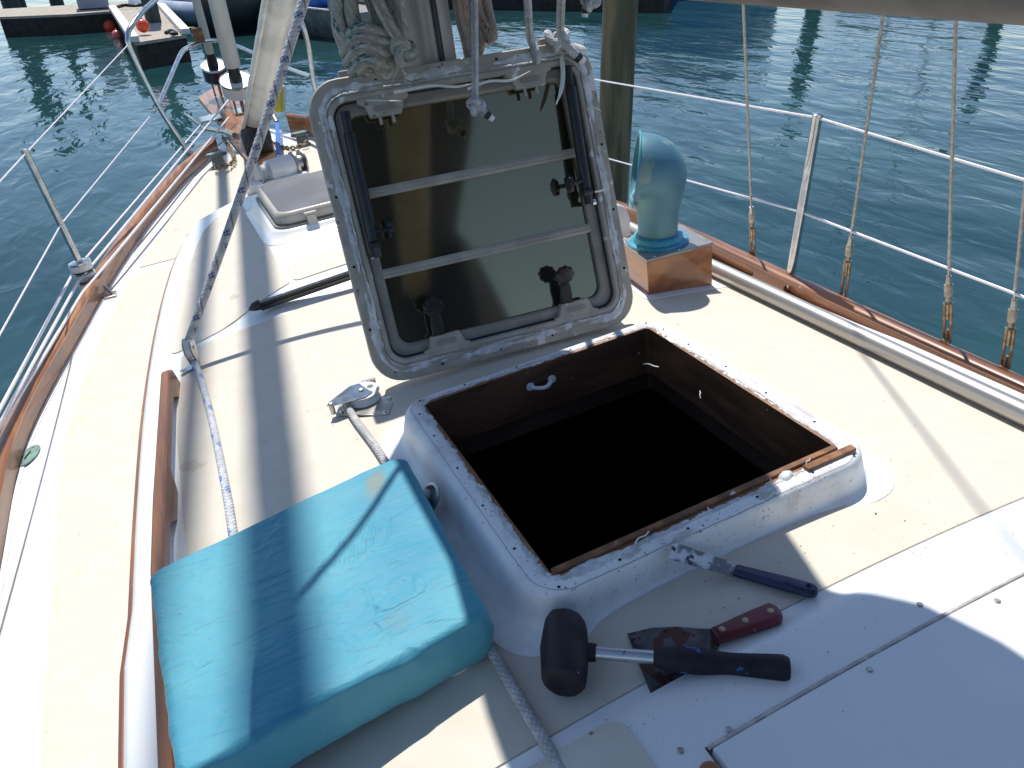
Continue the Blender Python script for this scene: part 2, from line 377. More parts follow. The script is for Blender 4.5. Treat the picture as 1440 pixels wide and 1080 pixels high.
def b_cabin():
    ol=[(interp(XTs,y),y) for y in np.linspace(-3.2,2.42,44)]
    ol+=[(.61-.10*(1-math.cos(a)),2.42+.115*math.sin(a)) for a in np.linspace(.3,math.pi/2,6)]+[(.3,2.542)]
    outl=[(x*(.93+.07*smooth(1,2.4,y)),y) for x,y in ol]+[(-x,y) for x,y in ol[::-1]]
    # top inset by .02 then rounded shoulder
    def off(d): 
        P=[Vector(p) for p in outl]; N=len(P); res=[]
        for i in range(N):
            t=(P[(i+1)%N]-P[i-1]); n=Vector((t.y,-t.x)).normalized(); res.append((P[i].x+n.x*d,P[i].y+n.y*d))
        return res
    top=off(-.03)
    v,f=sheet(top,deckz,0,.05,.05,hole=(-.29,.29,-.305,.305)); mesh('cabin_top',v,f,GEL,boat,sharp=50)
    g=G(); rings=[]
    for d,dz in ((-.03,0),(-.018,-.0022),(-.008,-.008),(0,-.018),(.004,-.03),(.012,-.06),(.03,-.16),(.045,None)):
        r_=off(d); rings.append([(x,y,(deckz(tx,ty)+dz) if dz is not None else zd(y)-.01) for (x,y),(tx,ty) in zip(r_,top)])
    g.loft(rings); g.build('cabin_side',GEL,boat,sharp=60)
    # varnished eyebrow trim just below the shoulder
    for s in (-1,1):
        pts=[Vector((s*(x*(1 if s<0 else .93+.07*smooth(1,2.4,y))+.006),y,deckz(x,y)-.030)) for x,y in ol[:-1]]
        g=G(); g.tube(pts,.0085,8,cap=True); g.build('eyebrow_trim',TEAKR,boat)
    # nonskid panels of the cabin top
    def nonskid(pts,rad,nm='cabin_nonskid'):
        p=round_poly(pts,rad); v,f=sheet(p,deckz,.003,.05,.05); mesh(nm,v,f,SKID,boat,sharp=50)
    xi=lambda y: interp([(-.45,.805),(-.25,.80),(.28,.778),(.76,.764),(1.0,.734),(1.17,.72)],y)
    yb=lambda x: stepy(x)-.004
    # port side + centre + starboard, split round the coaming's white flange (outer flange: x +-.368, y -.328/.352)
    fl=rr(.366,.342,.07,8,0,.012)
    left=[(-xi(y),y) for y in np.linspace(-.455,1.15,12)]
    right=[(xi(y)+.0,y) for y in np.linspace(1.15,-.455,12)]
    backp=[(x,yb(x)) for x in (-.70,-.63,-.5,-.43,-.3,-.2)]+[(.2,yb(.2)),(.43,yb(.43)),(.63,yb(.63)),(.70,yb(.7))]
    # port half: goes round the flange
    def half(s):
        fp=sorted([p for p in rr(.366,.342,.07,8,0,.012) if p[0]>=-1e-6],key=lambda p:math.atan2(p[1]-.012,p[0]))
        P=[(s*xi(y),y) for y in np.linspace(-.455,1.13,12)]+[(s*x,yb(x)) for x in (.70,.63,.5,.43,.3,.2,.0)]
        P+=[(s*p[0],p[1]) for p in [(0,.354)]+fp[::-1]+[(0,-.33)]]
        P+=[(0,-.455)]
        v,f=sheet(P,deckz,.003,.05,.05); mesh('cabin_nonskid',v,f,SKID,boat,sharp=50)
    half(-1); half(1)
    # forward panels, each side of the fore hatch
    for s in (-1,1):
        P=[(s*.752,1.175),(s*.604,1.20),(s*.50,1.235),(s*.40,1.262),(s*.365,1.27),(s*.365,2.42),(s*.47,2.40),(s*.55,2.30),(s*.588,2.16),(s*.666,1.80),(s*.72,1.45)]
        nonskid(P,[.04,0,0,0,.02,.03,.05,.03,0,0,0])
    nonskid([(-.352,1.27),(.352,1.27),(.352,1.42),(-.352,1.42)],.03)
b_cabin()
def b_coaming():
    nseg=10
    def ring(ax,ay,r_,z,dy=0,zf=None):
        return [(x,y,(zf(x,y)+z) if zf else z) for x,y in rr(ax,ay,r_,nseg,0,dy)]
    hx,hy=.267,.281
    g=G()
    rings=[ring(hx,hy,.012,-.001),ring(hx+.012,hy+.010,.02,0),ring(hx+.030,hy+.024,.045,0),ring(.306,.309,.055,-.0012,.0),
           ring(.311,.314,.058,-.0035),ring(.316,.3175,.062,-.009),ring(.319,.3195,.066,-.018,.0),ring(.323,.3215,.068,-.030,.001),ring(.329,.3245,.072,.016,.002,deckz),ring(.338,.330,.076,.0080,.003,deckz),ring(.352,.340,.082,.0052,.003,deckz),ring(.374,.358,.088,.0045,.004,deckz),ring(.375,.359,.088,-.004,.004,deckz)]
    g.loft(rings)
    # rim material: paint with ragged edge down to bare wood
    m,t,p=base_mat('coaming_rim')
    tc=nn(t,'ShaderNodeTexCoord'); sp=nn(t,'ShaderNodeSeparateXYZ'); t.links.new(tc.outputs['Object'],sp.inputs[0])
    ax=math_(t,'SUBTRACT',math_(t,'ABSOLUTE',sp.outputs[0]),hx); ay=math_(t,'SUBTRACT',math_(t,'ABSOLUTE',sp.outputs[1]),hy)
    rc=.022; qx=math_(t,'ADD',ax,rc); qy=math_(t,'ADD',ay,rc); px_=math_(t,'MAXIMUM',qx,0.0); py_=math_(t,'MAXIMUM',qy,0.0)
    d=math_(t,'SUBTRACT',math_(t,'ADD',math_(t,'SQRT',math_(t,'ADD',math_(t,'MULTIPLY',px_,px_),math_(t,'MULTIPLY',py_,py_))),math_(t,'MINIMUM',math_(t,'MAXIMUM',qx,qy),0.0)),rc)
    n1=nn(t,'ShaderNodeTexNoise'); n1.inputs['Scale'].default_value=38; n1.inputs['Detail'].default_value=8; n1.inputs['Roughness'].default_value=.75; t.links.new(tc.outputs['Object'],n1.inputs[0])
    dd=math_(t,'ADD',d,math_(t,'MULTIPLY',math_(t,'SUBTRACT',n1.outputs[0],.5),.042))
    wood=ramp(t,dd,.0085,.0065)
    n2=nn(t,'ShaderNodeTexNoise'); n2.inputs['Scale'].default_value=160; n2.inputs['Detail'].default_value=3; t.links.new(tc.outputs['Object'],n2.inputs[0])
    n3=nn(t,'ShaderNodeTexNoise'); n3.inputs['Scale'].default_value=14; n3.inputs['Detail'].default_value=6; t.links.new(tc.outputs['Object'],n3.inputs[0])
    white=mixc(t,ramp(t,n3.outputs[0],.42,.7),(.85,.855,.84),(.70,.70,.69))
    onrim=ramp(t,d,.046,.036)
    white=mixc(t,math_(t,'MULTIPLY',ramp(t,n2.outputs[0],.655,.68),math_(t,'ADD',math_(t,'MULTIPLY',onrim,.95),.01)),white,(.16,.11,.10))
    white=mixc(t,math_(t,'MULTIPLY',math_(t,'MULTIPLY',ramp(t,n3.outputs[0],.60,.68),onrim),.35),white,(.42,.22,.26))
    # scored line round the bedding
    ln=math_(t,'MULTIPLY',math_(t,'LESS_THAN',math_(t,'ABSOLUTE',math_(t,'SUBTRACT',math_(t,'ADD',d,math_(t,'MULTIPLY',n3.outputs[0],.004)),.0345)),.0007),.7)
    white=mixc(t,ln,white,(.22,.19,.17))
    nw=nn(t,'ShaderNodeTexNoise'); nw.inputs['Scale'].default_value=90; t.links.new(tc.outputs['Object'],nw.inputs[0])
    wd=mixc(t,nw.outputs[0],(.10,.045,.02),(.42,.20,.09))
    t.links.new(mixc(t,wood,white,wd),p.inputs['Base Color']); p.inputs['Roughness'].default_value=.42
    hgt=math_(t,'ADD',math_(t,'MULTIPLY',math_(t,'SUBTRACT',1,wood),.6),math_(t,'MULTIPLY',math_(t,'MULTIPLY',n1.outputs[0],onrim),.8))
    bb=nn(t,'ShaderNodeBump'); bb.inputs['Strength'].default_value=.7; bb.inputs['Distance'].default_value=.003; t.links.new(hgt,bb.inputs['Height']); t.links.new(bb.outputs[0],p.inputs['Normal'])
    co=g.build('hatch_coaming',m,boat,sharp=50)
    # wooden liner inside the opening
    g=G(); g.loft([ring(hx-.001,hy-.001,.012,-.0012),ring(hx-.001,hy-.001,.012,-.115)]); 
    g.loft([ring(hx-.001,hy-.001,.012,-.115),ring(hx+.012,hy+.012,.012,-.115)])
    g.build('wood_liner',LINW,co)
    # wood sill proud of the front rim
    g=G(); g.box((.0,-hy+.006,.001),(2*hx-.004,.011,.007)); g.box((.235,-hy-.012,.0035),(.10,.014,.006))
    g.build('front_sill',BARE,co,bevel=.0015)
    # screw holes
    hp=[(x,y+random.uniform(-.002,.002)) for x in (-.27,-.17,-.05,.08,.19,.275) for y in (.300,-.303)]+[(x+random.uniform(-.002,.002),y) for y in (-.20,-.08,.04,.16,.25) for x in (-.290,.290)]
    for x,y in hp:
        g=G(); g.lathe([(.0023,0),(.0023,.0007)],(x,y,.0004),n=8); g.build('screw_hole',BLK,co)
    # strap handle on the forward face
    a=P3(751,546,-.055); g=G()
    pts=cat([(-.012,hy-.006,-.045),(0,hy-.02,-.044),(.012,hy-.026,-.043),(.024,hy-.02,-.042),(.036,hy-.006,-.041)],5)
    g.tube([p+Vector((-.02,0,0)) for p in pts],.0045,8)
    for q in (-.034,.018): g.lathe([(.0095,0),(.009,.003)],(q,hy-.0035,-.043),ax=(0,-1,0),n=14)
    g.build('strap_handle',WHT,co)
    # interior below deck, its shade put into a near-black colour
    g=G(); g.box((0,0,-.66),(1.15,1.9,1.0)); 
    o=g.build('cabin_interior',SHADEW,boat); me=o.data
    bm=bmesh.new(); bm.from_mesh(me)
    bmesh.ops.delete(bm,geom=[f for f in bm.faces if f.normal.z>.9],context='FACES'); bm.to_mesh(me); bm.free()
    v,f=sheet([(-.575,-.95),(.575,-.95),(.575,.95),(-.575,.95)],lambda x,y:-.16,0,.5,.5,hole=(-.27,.27,-.283,.283)); mesh('headliner',v,f,SHADEW,boat)
    g=G(); g.loft([ring(hx+.012,hy+.012,.012,-.115),ring(hx+.004,hy+.004,.012,-.16)]); g.build('liner_skirt',SHADEW,co)
    return co
coam=b_coaming()
# ragged sealant ribbons ---------------------------------------------------
def ribbon(name,path,nrm,upv,offs,wid,seed,mat,parent,th=.003,loc=None,sharp=60):
    N=len(path); g=G(); v=[];f=[]
    for i,(p,n_) in enumerate(zip(path,nrm)):
        s=i*.13
        o_=offs+.004*nz(s*.23,seed)+.0016*nz(s*1.3,seed+3)+.0009*nz(s*5,seed+4); w_=max(.0002,wid*(.5+1.3*nz(s*.16,seed+9)+.7*nz(s*.7,seed+19))+.0016*nz(s*2.7,seed+5)+.0012*nz(s*8,seed+6))
        h=th*(.5+.6*abs(nz(s*3,seed+1)))
        p=Vector(p);n_=Vector(n_);u_=Vector(upv)
        v+=[p+n_*(o_-w_),p+n_*(o_-w_*.5)+u_*h,p+n_*(o_+w_*.4)+u_*h*.8,p+n_*(o_+w_)]
    for i in range(N-1):
        for k in range(3): a=i*4+k; f.append((a,a+1,a+5,a+4))
    g.add(v,f); return g.build(name,mat,parent,sharp=sharp)
def densify(pts,step,closed=True):
    P=[Vector(p) for p in pts]; out=[];nr=[]
    N=len(P)
    for i in range(N if closed else N-1):
        a=P[i];b_=P[(i+1)%N]; k=max(1,int((b_-a).length/step))
        for j in range(k): out.append(a.lerp(b_,j/k))
    if closed: out.append(P[0].copy())
    else: out.append(P[-1])
    return out
def rim_residue():
    base=densify([(x,y,.0) for x,y in rr(.283,.297,.03,5)],.002)
    ns=[]
    for i in range(len(base)):
        t=base[(i+1)%len(base)]-base[i-1]; ns.append(Vector((t.y,-t.x,0)).normalized())
    ribbon('sealant_bead',base,ns,(0,0,1),-.005,.0085,3,PUT,coam,.0030)
    g=G()                                            # torn curls
    for px,py,z,dx,dy in ((893,765,.004,.02,.004),(1000,728,.004,.004,.012),(683,690,.004,-.004,.012),(1075,688,.004,.014,.006),(700,722,.003,.003,.006),(905,512,-.01,.008,-.03),(985,560,.0,.006,.01),(1133,655,.0,.01,.004)):
        a=P3(px,py,z); pts=[a,a+Vector((dx*.4,dy*.5,.006)),a+Vector((dx,dy*.8,.004)),a+Vector((dx*1.4,dy*1.3,.007))]
        g=G(); g.tube(cat(pts,4),[.0011]*13,5); g.build('sealant_curl',PUTL,coam)
    # big lumps on the front rim
    g=G()
    for (px,py,L_,w_) in ((885,775,.035,.009),(1080,690,.05,.012),(1105,668,.03,.010),(960,752,.04,.005)):
        a=P3(px,py,.002); n=16; top=[];bot=[]
        for k in range(n):
            an=2*math.pi*k/n; rr_=1+.35*nz(math.cos(an)*1.3+px,math.sin(an)*1.3); q=a+Vector((math.cos(an)*L_*.5*rr_,math.sin(an)*w_*rr_-.001,0)); bot.append(q-Vector((0,0,.003))); top.append(a.lerp(q,.75)+Vector((0,0,.003)))
        g=G(); g.loft([bot,top],caps=(True,True)); g.build('sealant_lump',PUT,coam,sharp=70)
rim_residue()
def crumbs():
    rnd=random.Random(3); g=G()
    for i in range(240):
        if i<110: x,y=rnd.uniform(-.34,.40),rnd.uniform(-.56,-.36)
        elif i<135: x,y=rnd.uniform(.33,.62),rnd.uniform(-.40,.35)
        elif i<170: x,y=rnd.uniform(-.3,.1),rnd.uniform(-.56,-.36)
        elif i<200: x,y=rnd.uniform(-.6,-.33),rnd.uniform(.15,.8)
        else:
            x=rnd.choice((-1,1))*rnd.uniform(.275,.30) if rnd.random()<.5 else rnd.uniform(-.29,.29); y=rnd.uniform(-.29,.29) if abs(x)>.27 else -rnd.uniform(.290,.306)
        z=(.0012 if abs(x)<.31 and abs(y)<.31 else deckz(x,y)+.0045+(.013*smooth(-.462,-.50,y)))
        r_=rnd.uniform(.0005,.0013)*(1.7 if rnd.random()<.06 else 1); a=rnd.uniform(0,3)
        P=[Vector((x+math.cos(a+q)*r_*rnd.uniform(.6,1.6),y+math.sin(a+q)*r_*rnd.uniform(.5,1.2),z)) for q in (0,1.5,3.1,4.6)]
        g.add(P+[Vector((x,y,z+r_*.9))],[(0,1,4),(1,2,4),(2,3,4),(3,0,4),(3,2,1,0)])
    g.add([],[]); o=g.build('sealant_crumbs',M('crumb_mix',(.70,.68,.62),(.10,.08,.07),ns=9,nl=.46,nh=.50,rough=.8),None,loc=(0,-.4,-.06)); tag(o,'tiny crumbs of scraped sealant scattered over the deck round the hatch opening','debris',kind='stuff')
crumbs()
# ------------------------------------------------------------------ sea hood (raised white panel aft)
def b_hood():
    def hz(x,y):
        return deckz(x,y)+.012*smooth(-.462,-.50,y)
    P=[(-1.0+.22,-.462),(.80,-.462),(.80,-.575),(-.78,-.575)]
    P=[(-.44,-.462),(.80,-.462),(.80,-.578),(-.215,-.578),(-.255,-.60),(-.33,-.95),(-.44,-.95)]
    v,f=sheet([(-.43,-.4585),(.82,-.4585),(.82,-.5745),(-.225,-.5745),(-.24,-1.0),(-.43,-1.0)],hz,.0035,.04,.013); hd=mesh('white_border_panel',v,f,GEL,boat,sharp=60)
    v,f=sheet([(-.218,-.582),(.82,-.582),(.82,-1.6),(-.218,-1.6)],lambda x,y:deckz(x,y)+.0125,.0055,.05,.05); o=mesh('sea_hood',v,f,GEL,boat)
    # edge skirt
    g=G(); ring=[(-.218,-.582),(.82,-.582)]
    g.loft([[(x,y,deckz(x,y)+.018) for x in np.linspace(-.218,.82,24) for y in (-.582,)],[(x,y,deckz(x,y)+.001) for x in np.linspace(-.218,.82,24) for y in (-.579,)]],closed=False)
    g.loft([[(-.218,y,deckz(-.218,y)+.018) for y in np.linspace(-.582,-1.6,10)],[(-.221,y,deckz(-.22,y)+.001) for y in np.linspace(-.582,-1.6,10)]],closed=False)
    g.build('hood_edge',GEL,o)
    # caulk along the joint
    pts=[(x,-.578+.0015*nz(x*9,4),deckz(x,-.578)+.0165) for x in np.linspace(-.222,.82,140)]
    CA=M('grey_caulk',(.62,.57,.54),(.46,.42,.40),ns=60,rough=.7,bump=.5,bs=90)
    g=G(); g.tube(pts,[.0028+.0012*nz(i*.35,8) for i in range(140)],8); g.build('caulk_seam',CA,o)
    g=G()
    for px,py in ((1222,948),(1293,853),(1402,847),(1025,1028),(957,1055),(832,1028)):
        a=P3(px,py,-.05); zz=hz(a.x,a.y)+.004 if a.y>-.578 else deckz(a.x,a.y)+.0185
        g=G(); g.lathe([(.0042,0),(.0042,.001),(.003,.0018)],(a.x,a.y,zz),n=10); g.build('deck_screw',SSD,o)
    g=G(); a=P3(1000,1074,-.045); g.lathe([(.012,0),(.012,.010),(.009,.013)],(a.x-.006,a.y-.006,-.055),n=18); g.build('corner_plug',TEAKX,o)
    v,f=sheet(round_poly([(-.42,-.484),(-.288,-.484),(-.288,-.70),(-.42,-.70)],[0,.03,0,0]),hz,.0065,.05,.05); mesh('hood_nonskid',v,f,SKID,boat,sharp=50)
    # back part of cream strip that lies left of the white border
b_hood()

# ------------------------------------------------------------------ toe rails
def toe_rail(s):
    par=thing('toe_rail','varnished teak toe rail along the '+('port' if s<0 else 'starboard')+(' deck edge, on the left by the single stanchion' if s<0 else ' deck edge with long scupper slots, on the right'),'toe rail',(s*1.33,0,zd(0)),'teak toe rails')
    ys=list(np.linspace(-4,4.86,112))
    _q=[PX(px,py,1.21).y for px,py in ((1440,572),(1314,512),(1262,487),(1102,405),(1060,388))]; slots=[(-1.4,-.9),(_q[1]-.55,_q[1]),(_q[2],_q[3]),(_q[4],_q[4]+.5)]
    if s<0: slots=[]
    H=.078 if s<0 else .130; mid=.032 if s<0 else .097
    def slot(y):
        for a,b_ in slots:
            if a<y<b_:
                e=min(y-a,b_-y); rr_=.055
                return math.sqrt(max(0,1-max(0,1-e/rr_)**2))
        return 0
    ys2=sorted(set(list(ys)+[q for a,b_ in slots for q in list(a+np.array([0,.001,.004,.01,.02,.035,.055]))+list(b_-np.array([0,.001,.004,.01,.02,.035,.055]))]))
    def strip(zlo,zhi,x0,x1):
        g=G(); rings=[]
        for y in ys2:
            bb=sb(s,y); z=zd(y); a,b_=zlo(y)+z,zhi(y)+z
            rings.append([(s*(bb+x0),y,a),(s*(bb+x0),y,b_),(s*(bb+x1),y,b_),(s*(bb+x1),y,a)])
        g.loft(rings,caps=(True,True)); return g
    g=strip(lambda y:mid+.022*slot(y),lambda y:H,-.018,.002); g2=strip(lambda y:.0,lambda y:mid-.022*slot(y),-.018,.002)
    g.add(g2.v,g2.f); g.build('rail_board',TEAKR,par,sharp=30)
    g=strip(lambda y:-.002,lambda y:H,.003,.012); g.build('outer_plank',TEAKI,par)
    g=G(); rings=[]
    for y in ys:
        bb=sb(s,y); z=zd(y)+H; rings.append([(s*(bb+dx),y,z+dz) for dx,dz in ((-.026,0),(-.028,.006),(-.022,.012),(-.008,.016),(.008,.015),(.020,.012),(.025,.006),(.022,0))])
    g.loft(rings,caps=(True,True)); g.build('cap_rail',TEAKY if s<0 else TEAKR,par,sharp=50)
    g=G(); 
    g.loft([[(s*(sb(s,y)+dx),y,zd(y)+dz) for dx,dz in ((-.03,.001),(-.019,.001),(-.019,.008),(-.03,.004))] for y in ys],caps=(True,True)); g.build('rail_caulk',WHT,par)
toe_rail(-1); toe_rail(1)

# ------------------------------------------------------------------ port handrail
def handrail():
    par=thing('grab_rail','scalloped varnished teak grab rail along the port cabin edge','handrail',(-.78,.95,-.12))
    ctr=lambda y: -interp([(-.9,.832),(-.24,.825),(.18,.818),(.39,.805),(.97,.757),(1.2,.735)],y)
    ys=np.linspace(-.95,.985,260); feet=[.955,.43,-.10,-.63]
    g=G(); rings=[]
    for y in ys:
        d=min(abs(y-q) for q in feet); x=ctr(y); z0=deckz(x,y)
        a=smooth(.035,.105,d); zb=z0+.001+.030*a; zt=z0+.060-.012*smooth(.955,.985,y)
        hw=.0125; hb=.0125+.006*(1-a)
        rings.append([(x-hb,y,zb),(x-hw,y,z0+.040),(x-hw*.95,y,zt-.004),(x-hw*.6,y,zt),(x+hw*.6,y,zt),(x+hw*.95,y,zt-.004),(x+hw,y,z0+.040),(x+hb,y,zb)])
    g.loft(rings,caps=(True,True)); g.build('rail_bar',TEAKY,par,sharp=40)
handrail()

# ================================================================== DETACHED DECK HATCH leaning on the mast
def b_lid():
    O=Vector((0.00494,0.44288,-0.045)); U=Vector((.99548740,-.09245126,-.02139139)); V=Vector((.04990757,.31835186,.94665798)); N=Vector((-.08070973,-.94345368,.32152929))
    def q(u_,v_,n_=0): return O+U*u_+V*v_+N*n_
    par=thing('detached_hatch','weathered taupe deck hatch taken off its coaming, leaning upright against the mast, underside showing','deck hatch',tuple(O))
    def ring(hx,hy,r_,n_,cv=.327,k=8): return [q(x,y,n_) for x,y in rr(hx,hy,r_,k,0,cv)]
    cv=.327
    # outer flange with a raised inner lip
    g=G(); g.loft([ring(.3222,.327,.07,-.020,cv),ring(.3222,.327,.07,-.003,cv),ring(.3195,.3245,.068,0,cv),ring(.288,.290,.045,0,cv),ring(.286,.288,.043,.004,cv),ring(.279,.281,.038,.004,cv),ring(.276,.278,.036,.001,cv),ring(.276,.278,.036,-.028,cv),ring(.3222,.327,.07,-.028,cv),ring(.3222,.327,.07,-.020,cv)])
    fr=g.build('base_frame',TAUPE,par,sharp=35)
    # lid frame behind (closed lid, seen from below)
    g=G(); g.loft([ring(.274,.276,.035,-.034,cv),ring(.274,.276,.035,-.017,cv),ring(.256,.256,.03,-.014,cv),ring(.250,.250,.028,-.018,cv),ring(.250,.250,.028,-.034,cv)])
    g.loft([ring(.300,.303,.06,-.052,cv),ring(.300,.303,.06,-.031,cv),ring(.276,.278,.036,-.031,cv)])
    g.loft([ring(.300,.303,.06,-.052,cv)],caps=(True,False))
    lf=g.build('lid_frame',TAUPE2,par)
    m,t,p=base_mat('smoked_acrylic')
    tc=nn(t,'ShaderNodeTexCoord'); n1=nn(t,'ShaderNodeTexNoise'); n1.inputs['Scale'].default_value=3; n1.inputs['Detail'].default_value=5; t.links.new(tc.outputs['Object'],n1.inputs[0])
    t.links.new(mixc(t,ramp(t,n1.outputs[0],.35,.65),(.020,.020,.017),(.034,.033,.025)),p.inputs['Base Color']); p.inputs['Roughness'].default_value=.07
    p.inputs['Metallic'].default_value=0; p.inputs['IOR'].default_value=3.3; p.inputs['Specular Tint'].default_value=(1,.85,.50,1)
    g=G(); g.loft([ring(.252,.252,.028,-.030,cv)],caps=(True,False)); g.loft([ring(.252,.252,.028,-.034,cv)],caps=(True,False)); g.build('acrylic_pane',m,par)
    for vv,w_ in ((.415,.0105),(.24,.0105)):
        g=G(); g.loft([[q(x,vv-w_,-.028),q(x,vv-w_,-.019),q(x,vv-w_*.35,-.015),q(x,vv-w_*.2,-.017),q(x,vv+w_*.2,-.017),q(x,vv+w_*.35,-.015),q(x,vv+w_,-.019),q(x,vv+w_,-.028)] for x in np.linspace(-.252,.252,6)],closed=False); 
        g.build('cross_bar',M('pale_taupe',(.43,.39,.33),(.36,.32,.27),ns=18,rough=.5),par,sharp=50)
    # sealant on the flange: ragged ribbons
    def rib(nm,hx,hy,r_,off,wid,seed,th=.0035):
        base=densify([q(x,y,.0006) for x,y in rr(hx,hy,r_,8,0,cv)],.0022); ns=[]
        for i in range(len(base)):
            t_=base[(i+1)%len(base)]-base[i-1]; ns.append(t_.cross(N).normalized())
        ribbon(nm,base,ns,N,off,wid,seed,PUT,fr,th)
    rib('sealant_residue',.300,.305,.058,0,.0088,5,.0022); rib('sealant_residue',.292,.296,.05,-.001,.0042,15,.006)
    # flange screw holes
    for x,y in [(sx*.31,yy) for sx in (-1,1) for yy in (.13,.27,.42)]+[(xx,yy) for xx in (-.17,-.03,.1) for yy in (.016,.64)]:
        g=G(); g.lathe([(.0032,0),(.0032,.0006)],q(x,y,.0003),ax=N,n=8); g.build('flange_hole',BLK,fr)
    # catch brackets (slotted) and prongs
    def bracket(x,y,sg,prong=True):
        g=G(); poly=[(-.055,0),(-.043,.004*1),(-.034,.030),(.034,.030),(.043,.004),(.055,0),(.055,-.012),(-.055,-.012)]
        out=[(x+a,y+sg*b_) for a,b_ in poly]; inn=rr(.024,.0065,.006,4,x,y+sg*.013)
        n=len(out)
        g.prism([(a,b_) for a,b_ in out],O,U,V,N,-.014,.0035)
        if prong:
            for dx in (-.014,.014): g.box(q(x+dx,y+sg*.037,-.004),(.007,.018,.007),Matrix((U,V,N)).transposed())
        bo=g.build('catch_bracket',TAUPE,par,bevel=.0015)
        g=G(); g.prism(inn,O,U,V,N,.0034,.0042); g.build('bracket_slot',TAUPE2,bo)
    bracket(-.165,.594,-1); bracket(.166,.600,-1); bracket(-.150,.052,1,False); bracket(.170,.052,1,False)
    # hinge tabs on the top edge
    for x in (-.228,.224,-.195,.257):
        g=G(); g.box(q(x,.660,-.014),(.030,.016,.016),Matrix((U,V,N)).transposed()); g.build('edge_tab',TAUPE if abs(x)>.22 and x<.25 else PUTL,par,bevel=.002)
    # black friction arms
    for s,(a,b_) in ((-1,((-.250,.585),(-.257,.315))),(1,((.259,.600),(.246,.330)))):
        g=G(); a=q(a[0],a[1],.004); b_=q(b_[0],b_[1],.014); d=(b_-a)
        g.tube([a,a+d*.04,a+d*.05,a+d*.16,a+d*.17,b_],[.0095,.0095,.0095,.0095,.0125,.0125],14)
        arm=g.build('support_arm',BLACK,par)
        g=G(); g.lathe([(.009,-.012),(.012,-.010),(.012,.010),(.009,.012)],b_+V*-.008,ax=U,n=12); g.tube([b_+V*-.006,b_+V*-.036],[.011,.010],8); g.build('arm_joint',BLACK,arm)
        g=G(); g.lathe([(.008,-.004),(.008,.004)],b_+V*-.034+U*(-s*-.012),ax=U,n=12); g.build('pivot_pin',SS,arm)
        # lobed clamp knob
        c=b_+V*(.018)+U*(-s*.040)+N*.004
        kn=G(); n=40; prof=[(.012,-.006),(.0185,-.005),(.020,0),(.0185,.005),(.012,.007)]
        rings=[[c+U*h*-s+ (V*math.cos(2*math.pi*k/n)+N*math.sin(2*math.pi*k/n))*(r_*(1+.10*math.cos(7*2*math.pi*k/n))) for k in range(n)] for r_,h in prof]
        kn.loft(rings,caps=(True,True)); kn.tube([c,c+U*(s*.038)],.0055,8); kn.build('clamp_knob',BLACK,arm)
    # turn latches on the bottom rail
    for x in (-.163,.152):
        c=q(x-.004,.150,.030); n=48; g=G()
        prof=[(.010,-.008),(.0205,-.006),(.0225,0),(.0205,.006),(.010,.008)]
        A=(N*.88+V*-.47).normalized(); B=A.cross(U).normalized()
        rings=[[c+A*h+(U*math.cos(2*math.pi*k/n)+B*math.sin(2*math.pi*k/n))*(r_*(1+.07*math.cos(9*2*math.pi*k/n))) for k in range(n)] for r_,h in prof]
        g.loft(rings,caps=(True,True)); la=g.build('latch_knob',BLACK,par)
        g=G(); g.tube([c,q(x,.128,.014)],.008,10); g.build('latch_stem',BLACK,la)
        g=G(); g.loft([[q(x+dx*w_,v_,n_) for dx,n_ in ((-1,n0-.012),(-1,n0),(1,n0),(1,n0-.012))] for v_,w_,n0 in ((.135,.010,.014),(.112,.013,.012),(.082,.014,.004),(.072,.011,-.004))],caps=(True,True)); g.build('latch_arm',BLACK,la,bevel=.002)
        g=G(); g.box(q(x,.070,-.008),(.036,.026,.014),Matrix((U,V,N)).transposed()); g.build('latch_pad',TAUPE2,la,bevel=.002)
    # black gasket round the lid
    g=G(); g.tube([q(x,y,-.013) for x,y in rr(.275,.277,.036,8,0,cv)],.0028,6,closed=True); g.build('rubber_gasket',BLACK,par)
    # torn strips of sealant
    strips=[[(.250,.625,.006),(.238,.58,.022),(.222,.545,.03),(.205,.52,.032)],[(.285,.5,.004),(.296,.505,.010),(.318,.49,.016)],[(.292,.525,.003),(.283,.48,.008),(.293,.40,.006),(.288,.33,.008),(.298,.20,.005),(.295,.15,.004)],
            [(.262,.318,.022),(.29,.322,.020),(.305,.36,.010),(.300,.40,.006)],[(.065,.045,.006),(.060,.02,.012),(.055,-.005,.016),(.058,-.02,.02)],
            [(.02,.588,.006),(.07,.596,.008),(.12,.59,.010),(.17,.603,.007)],[(-.20,.60,.006),(-.16,.592,.010),(-.13,.586,.012)],[(-.14,.606,.006),(-.06,.607,.008),(.0,.596,.008),(.06,.600,.006)]]
    for st,w_ in zip(strips,(.0055,.0012,.0016,.0022,.0018,.0028,.0012,.003)):
        pts=cat([q(*a) for a in st],6); n=len(pts); g=G()
        rs=[max(.0004,w_*(1 if k<n*.6 else (n-k)/(n*.4))) for k in range(n)]
        vs=[];fs=[]
        side=U if w_>.004 else V
        for p_,r_ in zip(pts,rs): vs+=[p_-side*r_,p_+N*.0008+side*0,p_+side*r_,p_-N*.0008]
        for k in range(n-1):
            for j in range(4): fs.append((k*4+j,k*4+(j+1)%4,k*4+4+(j+1)%4,k*4+4+j))
        g.add(vs,fs); g.build('torn_sealant',PUTL,fr)
    # lump of pale foam at the top right corner
    g=G(); n=14
    rings=[]
